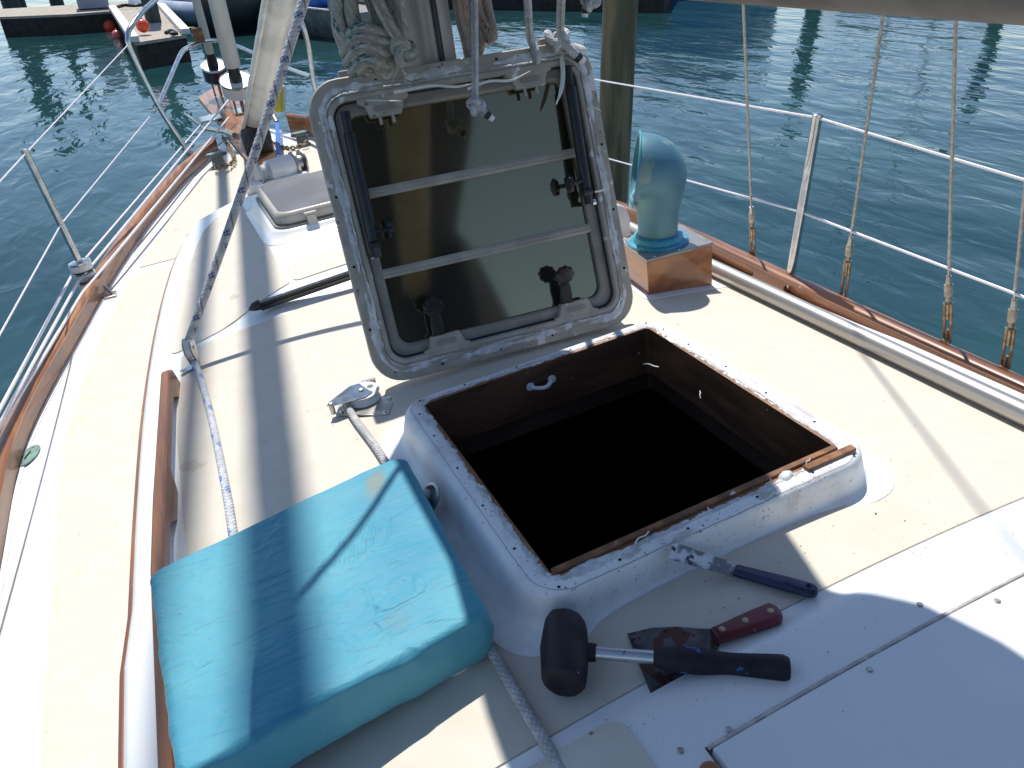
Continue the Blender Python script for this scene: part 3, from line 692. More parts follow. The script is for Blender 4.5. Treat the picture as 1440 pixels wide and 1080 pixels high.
    for i in range(9):
        tt=i/8; c=q(.262+.05*tt,.634-.008*tt,.004); rr_=.012*math.sin(math.pi*(.12+.8*tt))+.002
        rings.append([c+(V*math.cos(2*math.pi*k/n)*1.0+N*math.sin(2*math.pi*k/n)*.7)*rr_*(1+.4*nz(tt*5,k*.6,2)) for k in range(n)])
    g.loft(rings,caps=(True,True)); g.build('sealant_chunk',PUTL,fr,sharp=70)
    return q
LQ=b_lid()

# ================================================================== CUSHION
def cushion():
    TOPZ=.018
    c=[tuple(P3(*q,TOPZ))[:2] for q in ((205,799),(566,636),(690,860),(242,1096))]  # BL BR FR FL at the top
    def pt(a,b_):                                # a 0..1 left-right, b 0..1 front-back
        P=[Vector((x,y,0)) for x,y in c]; bk=P[0].lerp(P[1],a); ft=P[3].lerp(P[2],a); return ft.lerp(bk,b_)
    n=64; g=G(); v=[];f=[]
    def disp(x,y):
        e=.0035*nz(x*7,y*7,1)+.0016*nz(x*26+y*9,y*18,2)+.0007*nz(x*60,y*45,5)
        return e
    # superelliptic pillow profile: parametric square ring lofting
    rings=[]
    prof=[]
    H=.09; rad=.014
    for k in range(7): a=math.pi/2*k/6; prof.append((rad*(1-math.sin(a)),-rad*(1-math.cos(a))) )
    # inset, dz from the top going outwards
    prof=[(rad*(1-math.sin(math.pi/2*k/6)),-rad*(1-math.cos(math.pi/2*k/6))) for k in range(7)]+[(-.002,-.030),(-.003,-.048),(-.001,-.068),(.003,-.082),(.012,-.090),(.03,-.093)]
    ol=rr(.5,.5,.055,8,.5,.5); ol=densify([(x,y,0) for x,y in ol],.012)[:-1]
    def ringat(ins,dz):
        out=[]
        for p_ in ol:
            dx,dy=p_.x-.5,p_.y-.5; sc=1-ins/.22
            q_=pt(.5+dx*sc,.5+dy*sc); ex=Vector((q_.x+.59,q_.y+.13,0)); ex=ex.normalized() if ex.length>0 else ex
            wob=(.005*nz(q_.x*9,q_.y*9,dz*14+3)+.003*nz(q_.x*30,q_.y*30,dz*30)) if dz<-.01 else 0
            out.append(Vector((q_.x,q_.y,TOPZ+dz+(disp(q_.x,q_.y) if dz>-.03 else 0)-KC*(q_.x**2)*.35*0-.02*max(0,-q_.x-.55)))+ex*wob)
        return out
    g.loft([ringat(i,d) for i,d in prof])
    # top surface grid matched by inset rings
    tops=[]
    for k in range(0,15):
        sc=k/14; tops.append(.014+(.22-.014-.001)*sc)
    g2=[ringat(i,0.0) for i in tops]
    g.loft(g2,caps=(False,True))
    bm=bmesh.new(); me=bpy.data.meshes.new('t'); me.from_pydata([tuple(x) for x in g.v],[],g.f); bm.from_mesh(me); bmesh.ops.remove_doubles(bm,verts=bm.verts,dist=.0004)
    vs=[v_.co.copy() for v_ in bm.verts]; bm.verts.index_update(); fs=[tuple(v_.index for v_ in f_.verts) for f_ in bm.faces]; bm.free()
    m,t,p=base_mat('teal_canvas'); tc=nn(t,'ShaderNodeTexCoord')
    n1=nn(t,'ShaderNodeTexNoise'); n1.inputs['Scale'].default_value=4; n1.inputs['Detail'].default_value=4; t.links.new(tc.outputs['Object'],n1.inputs[0])
    col=mixc(t,ramp(t,n1.outputs[0],.35,.65),(.030,.245,.36),(.070,.32,.40))
    # brown mildew stain near the far corner (a stain with its own shape)
    def blob(cx,cy,sx,sy,rot,soft,ns=22):
        mp=nn(t,'ShaderNodeMapping'); mp.vector_type='TEXTURE'; mp.inputs['Location'].default_value=(cx,cy,0); mp.inputs['Rotation'].default_value=(0,0,R(rot)); mp.inputs['Scale'].default_value=(sx,sy,1000); t.links.new(tc.outputs['Object'],mp.inputs[0])
        ln=nn(t,'ShaderNodeVectorMath',operation='LENGTH'); t.links.new(mp.outputs[0],ln.inputs[0])
        nb=nn(t,'ShaderNodeTexNoise'); nb.inputs['Scale'].default_value=ns; nb.inputs['Detail'].default_value=5; t.links.new(tc.outputs['Object'],nb.inputs[0])
        return ramp(t,math_(t,'ADD',ln.outputs['Value'],math_(t,'MULTIPLY',math_(t,'SUBTRACT',nb.outputs[0],.5),1.1)),1.0,1.0-soft)
    L0=Vector((-.8,-.35,-.1))
    def loc(px,py): a=P3(px,py,TOPZ); return a.x-L0.x,a.y-L0.y
    x1,y1=loc(527,680); col=mixc(t,math_(t,'MULTIPLY',blob(x1,y1,.024,.055,-25,.8),.72),col,(.22,.22,.14))
    x1,y1=loc(560,875); col=mixc(t,math_(t,'MULTIPLY',blob(x1,y1,.03,.03,0,.8),.22),col,(.18,.17,.12))
    n4=nn(t,'ShaderNodeTexNoise'); n4.inputs['Scale'].default_value=110; t.links.new(tc.outputs['Object'],n4.inputs[0]); col=mixc(t,math_(t,'MULTIPLY',ramp(t,n4.outputs[0],.73,.75),.5),col,(.08,.12,.12))
    t.links.new(col,p.inputs['Base Color']); p.inputs['Roughness'].default_value=.62; p.inputs['Sheen Weight'].default_value=.15
    # wrinkles: pressed-in shapes of whatever lay on it
    def ringw(cx,cy,sx,sy,rot,wd,ns=14,amp=.25):
        mp=nn(t,'ShaderNodeMapping'); mp.vector_type='TEXTURE'; mp.inputs['Location'].default_value=(cx,cy,0); mp.inputs['Rotation'].default_value=(0,0,R(rot)); mp.inputs['Scale'].default_value=(sx,sy,1000); t.links.new(tc.outputs['Object'],mp.inputs[0])
        ln=nn(t,'ShaderNodeVectorMath',operation='LENGTH'); t.links.new(mp.outputs[0],ln.inputs[0])
        nb=nn(t,'ShaderNodeTexNoise'); nb.inputs['Scale'].default_value=ns; t.links.new(tc.outputs['Object'],nb.inputs[0])
        l=math_(t,'ADD',ln.outputs['Value'],math_(t,'MULTIPLY',math_(t,'SUBTRACT',nb.outputs[0],.5),amp))
        return ramp(t,math_(t,'ABSOLUTE',math_(t,'SUBTRACT',l,1)),wd,0),l
    x1,y1=loc(500,765); r1,l1=ringw(x1,y1,.075,.040,38,.14)
    wv=nn(t,'ShaderNodeTexWave'); wv.inputs['Scale'].default_value=26; wv.inputs['Distortion'].default_value=6; wv.inputs['Detail'].default_value=2; mpw=nn(t,'ShaderNodeMapping'); mpw.inputs['Rotation'].default_value=(0,0,R(20)); t.links.new(tc.outputs['Object'],mpw.inputs[0]); t.links.new(mpw.outputs[0],wv.inputs[0])
    ins=math_(t,'MULTIPLY',ramp(t,l1,.95,.6),wv.outputs[0])
    x2,y2=loc(562,832); r2,l2=ringw(x2,y2,.034,.018,10,.5,34,1.5)
    x3,y3=loc(505,868); r3,l3=ringw(x3,y3,.05,.040,-60,.45,26,2.2)
    x4,y4=loc(620,690); 
    mpl=nn(t,'ShaderNodeMapping'); mpl.inputs['Rotation'].default_value=(0,0,R(-35)); mpl.inputs['Scale'].default_value=(3,16,8); t.links.new(tc.outputs['Object'],mpl.inputs[0])
    nl=nn(t,'ShaderNodeTexNoise'); nl.inputs['Scale'].default_value=2.4; nl.inputs['Detail'].default_value=2; nl.inputs['Distortion'].default_value=.6; t.links.new(mpl.outputs[0],nl.inputs[0])
    nf=nn(t,'ShaderNodeTexNoise'); nf.inputs['Scale'].default_value=900; t.links.new(tc.outputs['Object'],nf.inputs[0])
    h=math_(t,'ADD',math_(t,'MULTIPLY',r1,-.0010),math_(t,'MULTIPLY',ins,.0011))
    h=math_(t,'ADD',h,math_(t,'ADD',math_(t,'MULTIPLY',r2,.0014),math_(t,'MULTIPLY',r3,.0010)))
    def crease(sc,rot,st,w_,amp):
        mp_=nn(t,'ShaderNodeMapping'); mp_.inputs['Rotation'].default_value=(0,0,R(rot)); mp_.inputs['Scale'].default_value=st; t.links.new(tc.outputs['Object'],mp_.inputs[0])
        n_=nn(t,'ShaderNodeTexNoise'); n_.inputs['Scale'].default_value=sc; n_.inputs['Detail'].default_value=3; n_.inputs['Distortion'].default_value=.8; t.links.new(mp_.outputs[0],n_.inputs[0])
        return math_(t,'MULTIPLY',ramp(t,math_(t,'ABSOLUTE',math_(t,'SUBTRACT',n_.outputs[0],.5)),w_,0),amp)
    h=math_(t,'ADD',h,math_(t,'ADD',crease(5,30,(1,2.6,1),.07,.0009),crease(9,-25,(1,2.2,1),.06,.0004)))
    h=math_(t,'ADD',h,math_(t,'MULTIPLY',nl.outputs[0],.004)); h=math_(t,'ADD',h,math_(t,'MULTIPLY',nf.outputs[0],.00006))
    bb=nn(t,'ShaderNodeBump'); bb.inputs['Strength'].default_value=1; bb.inputs['Distance'].default_value=1; t.links.new(h,bb.inputs['Height']); t.links.new(bb.outputs[0],p.inputs['Normal'])
    par=thing('seat_cushion','teal canvas cushion with a brown stain, lying beside the open hatch','cushion',(-.8,-.35,-.1))
    mesh('cover',vs,fs,m,par,sharp=80)
    # seam piping round the front side panel
    g=G(); pp=[Vector(p_)+Vector((0,0,-.0)) for p_ in ringat(-.0065,-.055)]
cushion()
def pad(px,py):
    pass
# round recessed pad-eye half hidden by the cushion
a=P3(607,700,-.040); nrm=Vector((-.75,-.05,.62)).normalized(); t_=thing('pad_eye','small round grey deck fitting with a white pin, tucked between cushion and coaming','deck fitting',tuple(a))
g=G(); g.lathe([(.026,0),(.027,.004),(.022,.007),(.018,.003)],a,ax=nrm,n=28); g.build('base_ring',SSD,t_)
g=G(); g.tube([a+nrm*.002+Vector((-.003,.012,0)),a+nrm*.022+Vector((-.004,.004,0))],[.011,.010],14); g.build('pin',WHT,t_)
a=P3(652,932,-.07); o=G(); o.lathe([(.0,.0),(.03,.001),(.032,.008),(.02,.016),(.0,.018)][1:],(a.x-.012,a.y+.02,deckz(a.x,a.y)+.002),n=24); o=o.build('rope_clutch_cap',PUTL,None,loc=(a.x,a.y,-.07)); tag(o,'cream round cap peeping out from under the front edge of the teal cushion','deck fitting')

# ================================================================== TOOLS
def dk(px,py,h=0):
    z=D0
    for _ in range(12):
        a=P3(px,py,z); z=deckz(a.x,a.y)+.0035+h
    return P3(px,py,z)
def mallet():
    HZ=.033
    h0=dk(803,868,.036); h1=dk(783,945,.036)              # head axis ends (roughly)
    a=dk(818,918,.036); b_=dk(1110,940,.018)
    hc=dk(794,915,.036); ax=Vector((.55,.83,0)).normalized()
    sd=(Vector((b_.x-hc.x,b_.y-hc.y,0))).normalized(); ax=Vector((-sd.y,sd.x,0))
    ax=(ax+sd*-.10).normalized()
    par=thing('rubber_mallet','black rubber mallet with paint-smeared grip and bare steel shaft, lying across the red-handled scraper','mallet',(hc.x,hc.y,D0))
    RUB=M('black_rubber',(.012,.012,.016),(.030,.024,.028),ns=22,rough=.6,spec=.25,bump=.5,bs=45,specks=[((.05,.16,.34),26,.735),((.25,.25,.25),75,.745),((.07,.065,.06),14,.60,7)])
    g=G(); n=30; rings=[]
    for i,(r_,h) in enumerate([(.020,-.053),(.026,-.0515),(.0285,-.048),(.0305,-.03),(.0325,0),(.0305,.03),(.0285,.045),(.026,.0505),(.021,.0525)]):
        rings.append([hc+ax*h+(Vector((0,0,1))*math.cos(2*math.pi*k/n)+sd*math.sin(2*math.pi*k/n)*1.0)*r_*(1+.05*nz(k*.5,h*40,1)) for k in range(n)])
    g.loft(rings,caps=(True,True)); g.build('head',RUB,par,sharp=60)
    s0=hc+sd*.030; s1=dk(925,925,.028); d=(b_-s0)
    g=G(); g.tube([s0-sd*.002,s0+d.normalized()*.012],[.0125,.0115],16); g.build('collar',RUB,par)
    L=d.length; dn=d.normalized()
    ST=M('scratched_shaft',(.55,.56,.57),(.22,.22,.22),ns=60,nl=.30,nh=.45,rough=.35,metal=.85,specks=[((.05,.05,.05),120,.70)])
    g=G(); g.tube([s0+dn*.010,s0+dn*(L*.40)],[.0088,.0088],18); g.build('shaft',ST,par)
    GR=M('mallet_grip',(.016,.016,.022),(.03,.022,.03),ns=30,rough=.6,spec=.25,bump=.3,bs=120,specks=[((.03,.14,.36),20,.60,4),((.5,.5,.5),110,.77)])
    g=G(); q0=L*.34; pts=[];rs=[]
    for k in range(25):
        tt=k/24; pts.append(s0+dn*(q0+(L-q0)*tt)); rs.append(.0135+.0035*smooth(.0,.25,tt)*(1-smooth(.3,.6,tt))+.0030*smooth(.55,1,tt) - (.004 if k in (0,) else 0)-(.003 if k==24 else 0))
    g.tube(pts,rs,22); gr=g.build('grip',GR,par,sharp=50)
    g=G(); sdn=Vector((-dn.y,dn.x,0)).normalized()
    for i in range(22):
        for j in range(5):
            tt=.20+.68*i/21; an=(j-2)*.36+(.18 if i%2 else 0)
            r_=.0135+.0035*smooth(.0,.25,tt)*(1-smooth(.3,.6,tt))+.0030*smooth(.55,1,tt)
            c=s0+dn*(q0+(L-q0)*tt); n_=(Vector((0,0,1))*math.cos(an)+sdn*math.sin(an)); g.lathe([(.00085,0),(.00085,.0002)],c+n_*r_*.995,ax=n_,n=6)
    g.build('grip_pits',BLK,gr)
mallet()
def scraper():
    par=thing('paint_scraper','broad rusty scraper with a riveted dark red handle, lying under the rubber mallet','scraper',tuple(dk(1000,895)))
    RUST=M('rusted_blade',(.13,.135,.15),(.05,.045,.05),ns=24,nl=.35,nh=.6,rough=.42,metal=.7,specks=[((.10,.045,.04),24,.53,7),((.13,.04,.025),50,.64,6),((.02,.02,.02),90,.66)],bump=.2,bs=90)
    P=[dk(*q,.004) for q in ((882,891),(915,883),(950,881),(985,884),(1003,884))]; P2=[dk(*q,.004) for q in ((1012,906),(998,930),(972,955),(945,978),(922,993))]
    poly=P+P2; g=G(); n=len(poly)
    g.add([p_ for p_ in poly]+[p_-Vector((0,0,.0013)) for p_ in poly],[tuple(range(n)),tuple(range(n,2*n))[::-1]]+[(i,(i+1)%n,n+(i+1)%n,n+i) for i in range(n)]); g.build('blade',RUST,par)
    a=dk(1004,895,.012); b_=dk(1096,860,.012); d=(b_-a).normalized(); L=(b_-a).length; s_=Vector((-d.y,d.x,0)); up=Vector((0,0,1))
    RED=M('red_handle',(.15,.012,.022),(.07,.01,.014),ns=20,rough=.4,coat=.15,bump=.15,bs=60,specks=[((.28,.20,.15),30,.70,5)])
    g=G(); rings=[]
    for tt in (0,.03,.1,.3,.5,.7,.85,.93,.98,1.0):
        w_=.0115+.0045*smooth(.0,.8,tt)-.010*max(0,(tt-.93)/.07)**2*1; h=.0085-.005*max(0,(tt-.93)/.07)**2; 
        if tt<.03: w_*=.9;h*=.8
        rings.append([a+d*L*tt+s_*x+up*y for x,y in rr(w_,h,min(h,w_)*.8,5)])
    g.loft(rings,caps=(True,True)); h_=g.build('handle',RED,par,sharp=50)
    for tt in (.12,.47,.86):
        g=G(); g.lathe([(.0048,0),(.0045,.0010),(.003,.0014)],a+d*L*tt+up*.0080,n=14); g.build('rivet',M('brass_rivet',(.42,.33,.2),rough=.4,metal=.7),h_)
scraper()
def putty():
    par=thing('putty_knife','narrow putty knife with white-smeared blade and dark blue handle','putty knife',tuple(dk(1036,806)))
    BL=M('smeared_blade',(.62,.64,.66),(.16,.16,.17),ns=42,nl=.42,nh=.56,rough=.5,metal=.2,specks=[((.05,.05,.06),60,.60)])
    a0=P3(948,762,.004); a1=P3(940,785,-.002); b0=dk(1037,793,.010); b1=dk(1031,811,.010)
    g=G(); poly=[a0,b0,b1,a1]; n=4
    g.add([p_ for p_ in poly]+[p_-Vector((0,0,.0012)) for p_ in poly],[(0,1,2,3),(7,6,5,4)]+[(i,(i+1)%n,n+(i+1)%n,n+i) for i in range(n)]); g.build('blade',BL,par)
    a=(b0+b1)/2; b_=dk(1150,833,.010); d=(b_-a).normalized(); L=(b_-a).length; s_=Vector((-d.y,d.x,0)).normalized(); up=d.cross(s_)*1
    if up.z<0: up=-up
    NAV=M('navy_plastic',(.008,.020,.065),(.006,.012,.04),ns=15,rough=.38,coat=.2,specks=[((.3,.3,.3),120,.775)])
    g=G(); rings=[]
    for tt in (0,.02,.06,.3,.6,.85,.92,.965,.99,1.0):
        e=math.sqrt(max(.02,1-max(0,(tt-.90)/.1)**2)); w_=(.0105+.0025*smooth(.0,.7,tt))*e; h=.0075*(.75+.25*e)
        if tt<.02: w_*=.92;h*=.85
        rings.append([a+d*L*tt+s_*x+up*y for x,y in [(w_,-h*.2),(w_,h*.35),(w_*.55,h),(-w_*.55,h),(-w_,h*.35),(-w_,-h*.2),(-w_*.6,-h),(w_*.6,-h)]])
    g.loft(rings,caps=(True,True)); h_=g.build('handle',NAV,par,sharp=30,bevel=.001)
    g=G(); g.lathe([(.0035,0),(.0035,.0005)],a+d*L*.89+up*.0074,ax=up,n=14); g.build('hang_hole',BLK,h_)
putty()

# ================================================================== VENTILATOR
def vent():
    zt=.022; fl_=(.455,.563); fr_=(.648,.545); br_=(.668,.715); bl_=(.475,.733)
    par=thing('vent_box','varnished wooden box with hazy cover plate, right of the hatch','vent box',(.56,.64,deckz(.56,.64)))
    base=[fl_,fr_,br_,bl_]
    g=G(); g.loft([[(x,y,deckz(x,y)-.002) for x,y in base],[(x,y,zt-.008) for x,y in base]],caps=(False,True)); g.build('box',VBOX,par,bevel=.002)
    cx=sum(p_[0] for p_ in base)/4; cy=sum(p_[1] for p_ in base)/4
    pl=[(cx+(x-cx)*1.02,cy+(y-cy)*1.02) for x,y in base]
    g=G(); g.loft([[(x,y,zt-.008) for x,y in pl],[(x,y,zt) for x,y in pl]],caps=(True,True))
    cp=g.build('cover_plate',M('hazy_plate',(.33,.31,.27),(.24,.225,.2),ns=16,rough=.18,coat=.5,specks=[((.12,.09,.06),40,.72)]),par,bevel=.0015)
    for i in range(4):
        a,b_=Vector(pl[i]),Vector(pl[(i+1)%4])
        for tt in (.1,.5):
            q_=a.lerp(b_,tt); c=Vector((cx,cy)); q_=q_+(c-q_)*.10
            g=G(); g.lathe([(.0038,0),(.0036,.001),(.002,.0016)],(q_.x,q_.y,zt),n=10); g.build('screw',SS,cp)
    # white base flange under the box
    v,f=sheet(round_poly([(.43,.535),(.70,.515),(.72,.76),(.45,.78)],.02),deckz,.0045,.05,.05); mesh('base_pad',v,f,GEL,par)
    # cowl
    c=Vector((.548,.650,zt))
    par2=thing('cowl_ventilator','verdigris blue-green cowl ventilator with bulbous hood standing on the wooden box','cowl vent',tuple(c))
    VER=M('verdigris',(.17,.335,.34),(.08,.20,.28),ns=7,nl=.30,nh=.72,rough=.5,metal=.25,bump=.25,bs=150,st=(1,1,.8),specks=[((.21,.31,.30),9,.56,7),((.10,.20,.25),45,.68,5),((.24,.19,.14),13,.70,6)],rv=.12,det=9)
    VERB=M('painted_flange',(.02,.25,.42),(.05,.34,.42),ns=9,rough=.4,coat=.3,specks=[((.2,.5,.5),40,.68)])
    g=G(); g.lathe([(.082,0),(.082,.006),(.080,.0075),(.068,.0085),(.066,.020),(.064,.023),(.058,.024)],c,n=48); fl=g.build('flange',VERB,par2,sharp=40)
    for k in range(6):
        a=2*math.pi*(k+.4)/6; g=G(); g.lathe([(.004,0),(.0036,.0014),(.002,.002)],c+Vector((.075*math.cos(a),.075*math.sin(a),.0078)),n=8); g.build('flange_screw',BRZ,fl)
    # hood: swept neck turning over to a wide mouth that faces port and slightly forward
    md=Vector((-.86,.50,0)).normalized()
    g=G(); rings=[]; n=40; sdv=Vector((-md.y,md.x,0))
    # stations: centre, direction, radius
    st=[((0,.020),90,.0535),((0,.05),90,.0525),((-.001,.09),91,.056),((-.006,.125),97,.066),((-.008,.155),108,.078),((-.001,.176),124,.088),((.013,.190),141,.0935),((.029,.196),155,.0955),((.044,.198),165,.096),((.053,.1985),170,.098)]
    for (dx,dz),ang,r_ in st:
        a=R(180-ang); t_=md*math.cos(a)+Vector((0,0,1))*math.sin(a)
        a2=t_.cross(sdv).normalized()
        cc=c+md*dx+Vector((0,0,dz))
        rings.append([cc+(a2*math.cos(2*math.pi*k/n)*(1.0)+sdv*math.sin(2*math.pi*k/n)*.96)*r_ for k in range(n)])
    ln=len(rings); inner=[]
    for (dx,dz),ang,r_ in st[::-1][:8]:
        a=R(180-ang); t_=md*math.cos(a)+Vector((0,0,1))*math.sin(a); a2=t_.cross(sdv).normalized(); cc=c+md*dx+Vector((0,0,dz))
        inner.append([cc+(a2*math.cos(2*math.pi*k/n)+sdv*math.sin(2*math.pi*k/n)*.96)*(r_-.003) for k in range(n)])
    g.loft(rings+inner); hood=g.build('hood',VER,par2,sharp=60,sub=1)
    g=G(); g.tube(rings[-1],.0028,8,closed=True); g.build('mouth_rim',VERB,hood)
vent()
# off-white moulded locker behind the ventilator
g=G(); P=[(0,0),(.10,0),(.10,.07),(.085,.10),(.06,.115),(0,.115)]
a=PY(882,330,.98)
g.prism(round_poly(P,[0,.01,.02,.02,.02,.01]),(a.x-.085,.98,deckz(.5,.98)),(1,0,0),(0,0,1),(0,1,0),0,.14)
o=g.build('dorade_cover',WHT,None,loc=(a.x-.03,1.05,deckz(.5,1.0)),bevel=.006); tag(o,'small off-white rounded cover just behind the cowl vent, mostly hidden by the leaning hatch','vent cover')

# ================================================================== MAST, BOOM, RUNNING ROPES
def mast():
    cx,cy=.028,.815
    par=thing('mast','grey aluminium mast rising behind the leaning hatch','mast',(cx,cy,deckz(cx,cy)))
    ov=[(cx+.068*math.cos(a)*(1),cy+.094*math.sin(a)) for a in np.linspace(0,2*math.pi,41)[:-1]]
    g=G(); g.loft([[(x,y,z) for x,y in ov] for z in (-.07,.5,1,4,9.5)],caps=(True,True)); g.build('extrusion',MASTM,par)
    g=G(); g.box((.040,.7185,3.5),(.007,.006,6.9)); g.build('luff_groove',BLACK,par)
    g=G(); g.box((.062,.7235,3.5),(.028,.006,6.9)); g.build('sail_track',MASTM,par,bevel=.001)
    g=G(); g.lathe([(.15,0),(.145,.012),(.11,.03),(.105,.05)],(cx,cy,deckz(0,.8)-.004),n=36); g.build('mast_collar',GEL,par)
mast()
def boom():
    par=thing('boom','weathered boom under an unseen sail darkened for reflections, its underside crossing the top right corner','boom',(0,.66,.78))
    BO=M('boom_underside',(.30,.25,.20),(.22,.18,.145),ns=10,rough=.6)
    g=G(); g.tube([(0,.70,.805),(0,-.6,.768),(0,-4.2,.668)],.070,24); g.build('spar',BO,par)
    CAN=M('sail_bundle_dark',(.022,.026,.05),(.03,.033,.055),ns=8,rough=.8)  # unseen sail bundle shaped to cast the shade, navy added for dark pane reflections
    PBD=[(-4,.28),(0,.278),(.15,.262),(.3,.235),(.735,.225)]
    SBD=[(-4,.33),(-.6,.36),(-.30,.35),(-.15,.345),(-.05,.315),(.0,.25),(.06,.235),(.14,.26),(.24,.29),(.6,.27),(.735,.24)]
    g=G(); rings=[]; n=28
    for i,y in enumerate(list(np.linspace(.735,-1,60))+[-1.5,-2.2,-3,-4]):
        r0=1+.12*nz(y*3.1,1)+.08*nz(y*8,2)
        st=.0+.10*nz(y*2.2,5)+.03*nz(y*7,6)
        e=smooth(.735,.62,y)*.35+.65
        rings.append([(-.03+max(-.285,(interp(SBD,y) if math.cos(2*math.pi*k/n)>0 else .0+interp(PBD,y))*math.cos(2*math.pi*k/n)),y,1.06+(.235+.10*smooth(.25,.68,y)*(math.sin(2*math.pi*k/n)<0))*max(e,.9)*math.sin(2*math.pi*k/n)*(1+.04*nz(y*6,k*.7))) for k in range(n)])
    g.loft(rings,caps=(True,True)); g.build('unseen_sail_bundle',CAN,par)
    g=G(); g.tube([(0,.73,.774),(.02,.70,.774)],.03,10); g.build('gooseneck',SSD,par)
boom()
HB_=.012
def W0(): pass
# blue-fleck sheet: down through the standing block and aft under the cushion
BK=Vector((-.688,1.035,-.112))
top=Vector((-.13,1.23,.708)); d=(top-Vector((BK.x,BK.y-.0,BK.z+.075)))
pts=[BK+Vector((0,.012,.070))+d*t_-Vector((0,0,.012*math.sin(math.pi*min(1,t_)))) for t_ in (0,.25,.5,.75,1,1.3)]
rope('sheet_rope',pts,[.0105+.0035*min(1,i/32) for i in range(41)],ROPEB2,'grey and blue flecked rope running up from the standing block toward the boom')
p2=[BK+Vector((.0,-.006,.018)),dk(286,545,.010),dk(300,600,.009),dk(318,690,.009),dk(330,765,.009),dk(345,850,.009),dk(372,960,.009)]
rope('deck_line',p2,.0088,ROPEB,'white rope with bright blue flecks running aft along the deck under the cushion')
def standing_block():
    par=thing('standing_block','upright stainless block with a white sheave turning the blue-flecked rope','deck block',tuple(BK))
    g=G(); P=[]
    for a in np.linspace(0,2*math.pi,33)[:-1]: P.append((.046*math.cos(a),.011*math.sin(a)+.009*math.sin(a)*math.cos(a)**2))
    g.prism(P,BK+Vector((0,0,.002)),(.93,.36,-.06),(-.36,.93,0),(0,0,1),0,.003); pl=g.build('base_plate',SS,par)
    for s in (-1,1):
        g=G(); g.lathe([(.0048,0),(.004,.0018),(.002,.003)],BK+Vector((.93,.36,-.06))*.035*s+Vector((0,0,.005)),n=10); g.build('screw',SSD,pl)
    c=BK+Vector((0,.006,.055)); ax=Vector((.97,-.22,0)).normalized()
    g=G(); g.lathe([(.029,-.0075),(.027,-.005),(.0245,0),(.027,.005),(.029,.0075)],c,ax=ax,n=30); g.build('sheave',WHT,par)
    side=Vector((-ax.y,ax.x,0))
    for s in (-1,1):
        g=G(); P=[(.029*math.sin(a),.029*math.cos(a)) for a in np.linspace(-1.9,1.9,20)]+[(.008,-.045),(-.008,-.045)]
        g.prism(P,c+ax*(s*.0098),side,(0,0,1),ax,-.0012,.0012); ck=g.build('cheek',SSD,par)
        g=G(); g.lathe([(.006,0),(.005,.003)],c+ax*(s*.011),ax=ax*s,n=12); g.build('axle_cap',SS,ck)
    g=G(); g.tube([BK+Vector((0,0,.004)),BK+Vector((0,0,.022))],.009,12); g.build('swivel',SSD,par)
standing_block()
FB=Vector((-.352,.500,-.074))
def foot_block():
    par=thing('foot_block','flat stainless foot block with a large white sheave beside the hatch coaming','deck block',tuple(FB))
    z0=FB.z+.0035
    c=dk(522,570,.022); a=dk(478,566,.030)
    tri=[dk(473,587,.002),dk(547,583,.002),dk(556,556,.002),dk(482,560,.002)]
    tri=[Vector((p.x,p.y,z0)) for p in tri]
    g=G(); n=4; g.add(tri+[p+Vector((0,0,.004)) for p in tri],[(3,2,1,0),(4,5,6,7)]+[(i,(i+1)%n,n+(i+1)%n,n+i) for i in range(n)]); pl=g.build('base_plate',SSD,par,bevel=.0015)
    for p in tri:
        q=p.lerp(sum(tri,Vector())/4,.2); g=G(); g.lathe([(.0055,0),(.005,.002),(.002,.0035)],q+Vector((0,0,.0045)),n=12); g.build('screw',SS,pl)
    c=Vector((-.352,.498,z0+.005))
    g=G(); g.lathe([(.041,0),(.039,.003),(.036,.009),(.039,.015),(.041,.018)],c,n=40); sh=g.build('sheave',WHT,par)
    g=G(); g.lathe([(.0405,.0185),(.0405,.0200)],c,n=40); td=g.build('top_disc',WHT,sh)
    for k in range(5):
        an=2*math.pi*k/5+.3; g=G(); g.lathe([(.0075,0),(.0075,.0006)],c+Vector((.024*math.cos(an),.024*math.sin(an),.0200)),n=14); g.build('lightening_hole',M('grey_hole',(.14,.15,.16)),sh)
    e=Vector((-.430,.478,c.z)); dd=(e-c); dd.z=0; L=dd.length; dd.normalize(); sd=Vector((-dd.y,dd.x,0))
    P=[(-.012,-.030),(.01,-.036),(L-.004,-.011),(L+.006,0),(L-.004,.011),(.01,.036),(-.012,.030)]
    g=G(); g.prism(P,c,dd,sd,(0,0,1),.0215,.0232); st=g.build('strap_plate',SS,par,bevel=.0006)
    for q,r_ in ((c,.007),(c+dd*(L-.004),.0055)):
        g=G(); g.lathe([(r_,.0232),(r_*.85,.026),(r_*.4,.027)],q,n=14); g.build('pin_head',SSD,st)
    g=G(); g.tube([c+dd*(L-.004)+Vector((0,0,-.002)),c+dd*(L-.004)+Vector((0,0,.022))],.006,10); g.build('post',SSD,par)
foot_block()
rope('halyard_tail',[(-.31,.535,-.052),(-.345,.545,-.056),(-.385,.52,-.060),(-.3915,.485,-.062),dk(500,590,.010),dk(536,640,.009),dk(600,750,.009),dk(682,898,.009),dk(740,1000,.009),dk(790,1085,.009),dk(830,1160,.010)],.0082,ROPEW2,'plain white rope leading aft from the foot block, under the cushion and past the mallet')
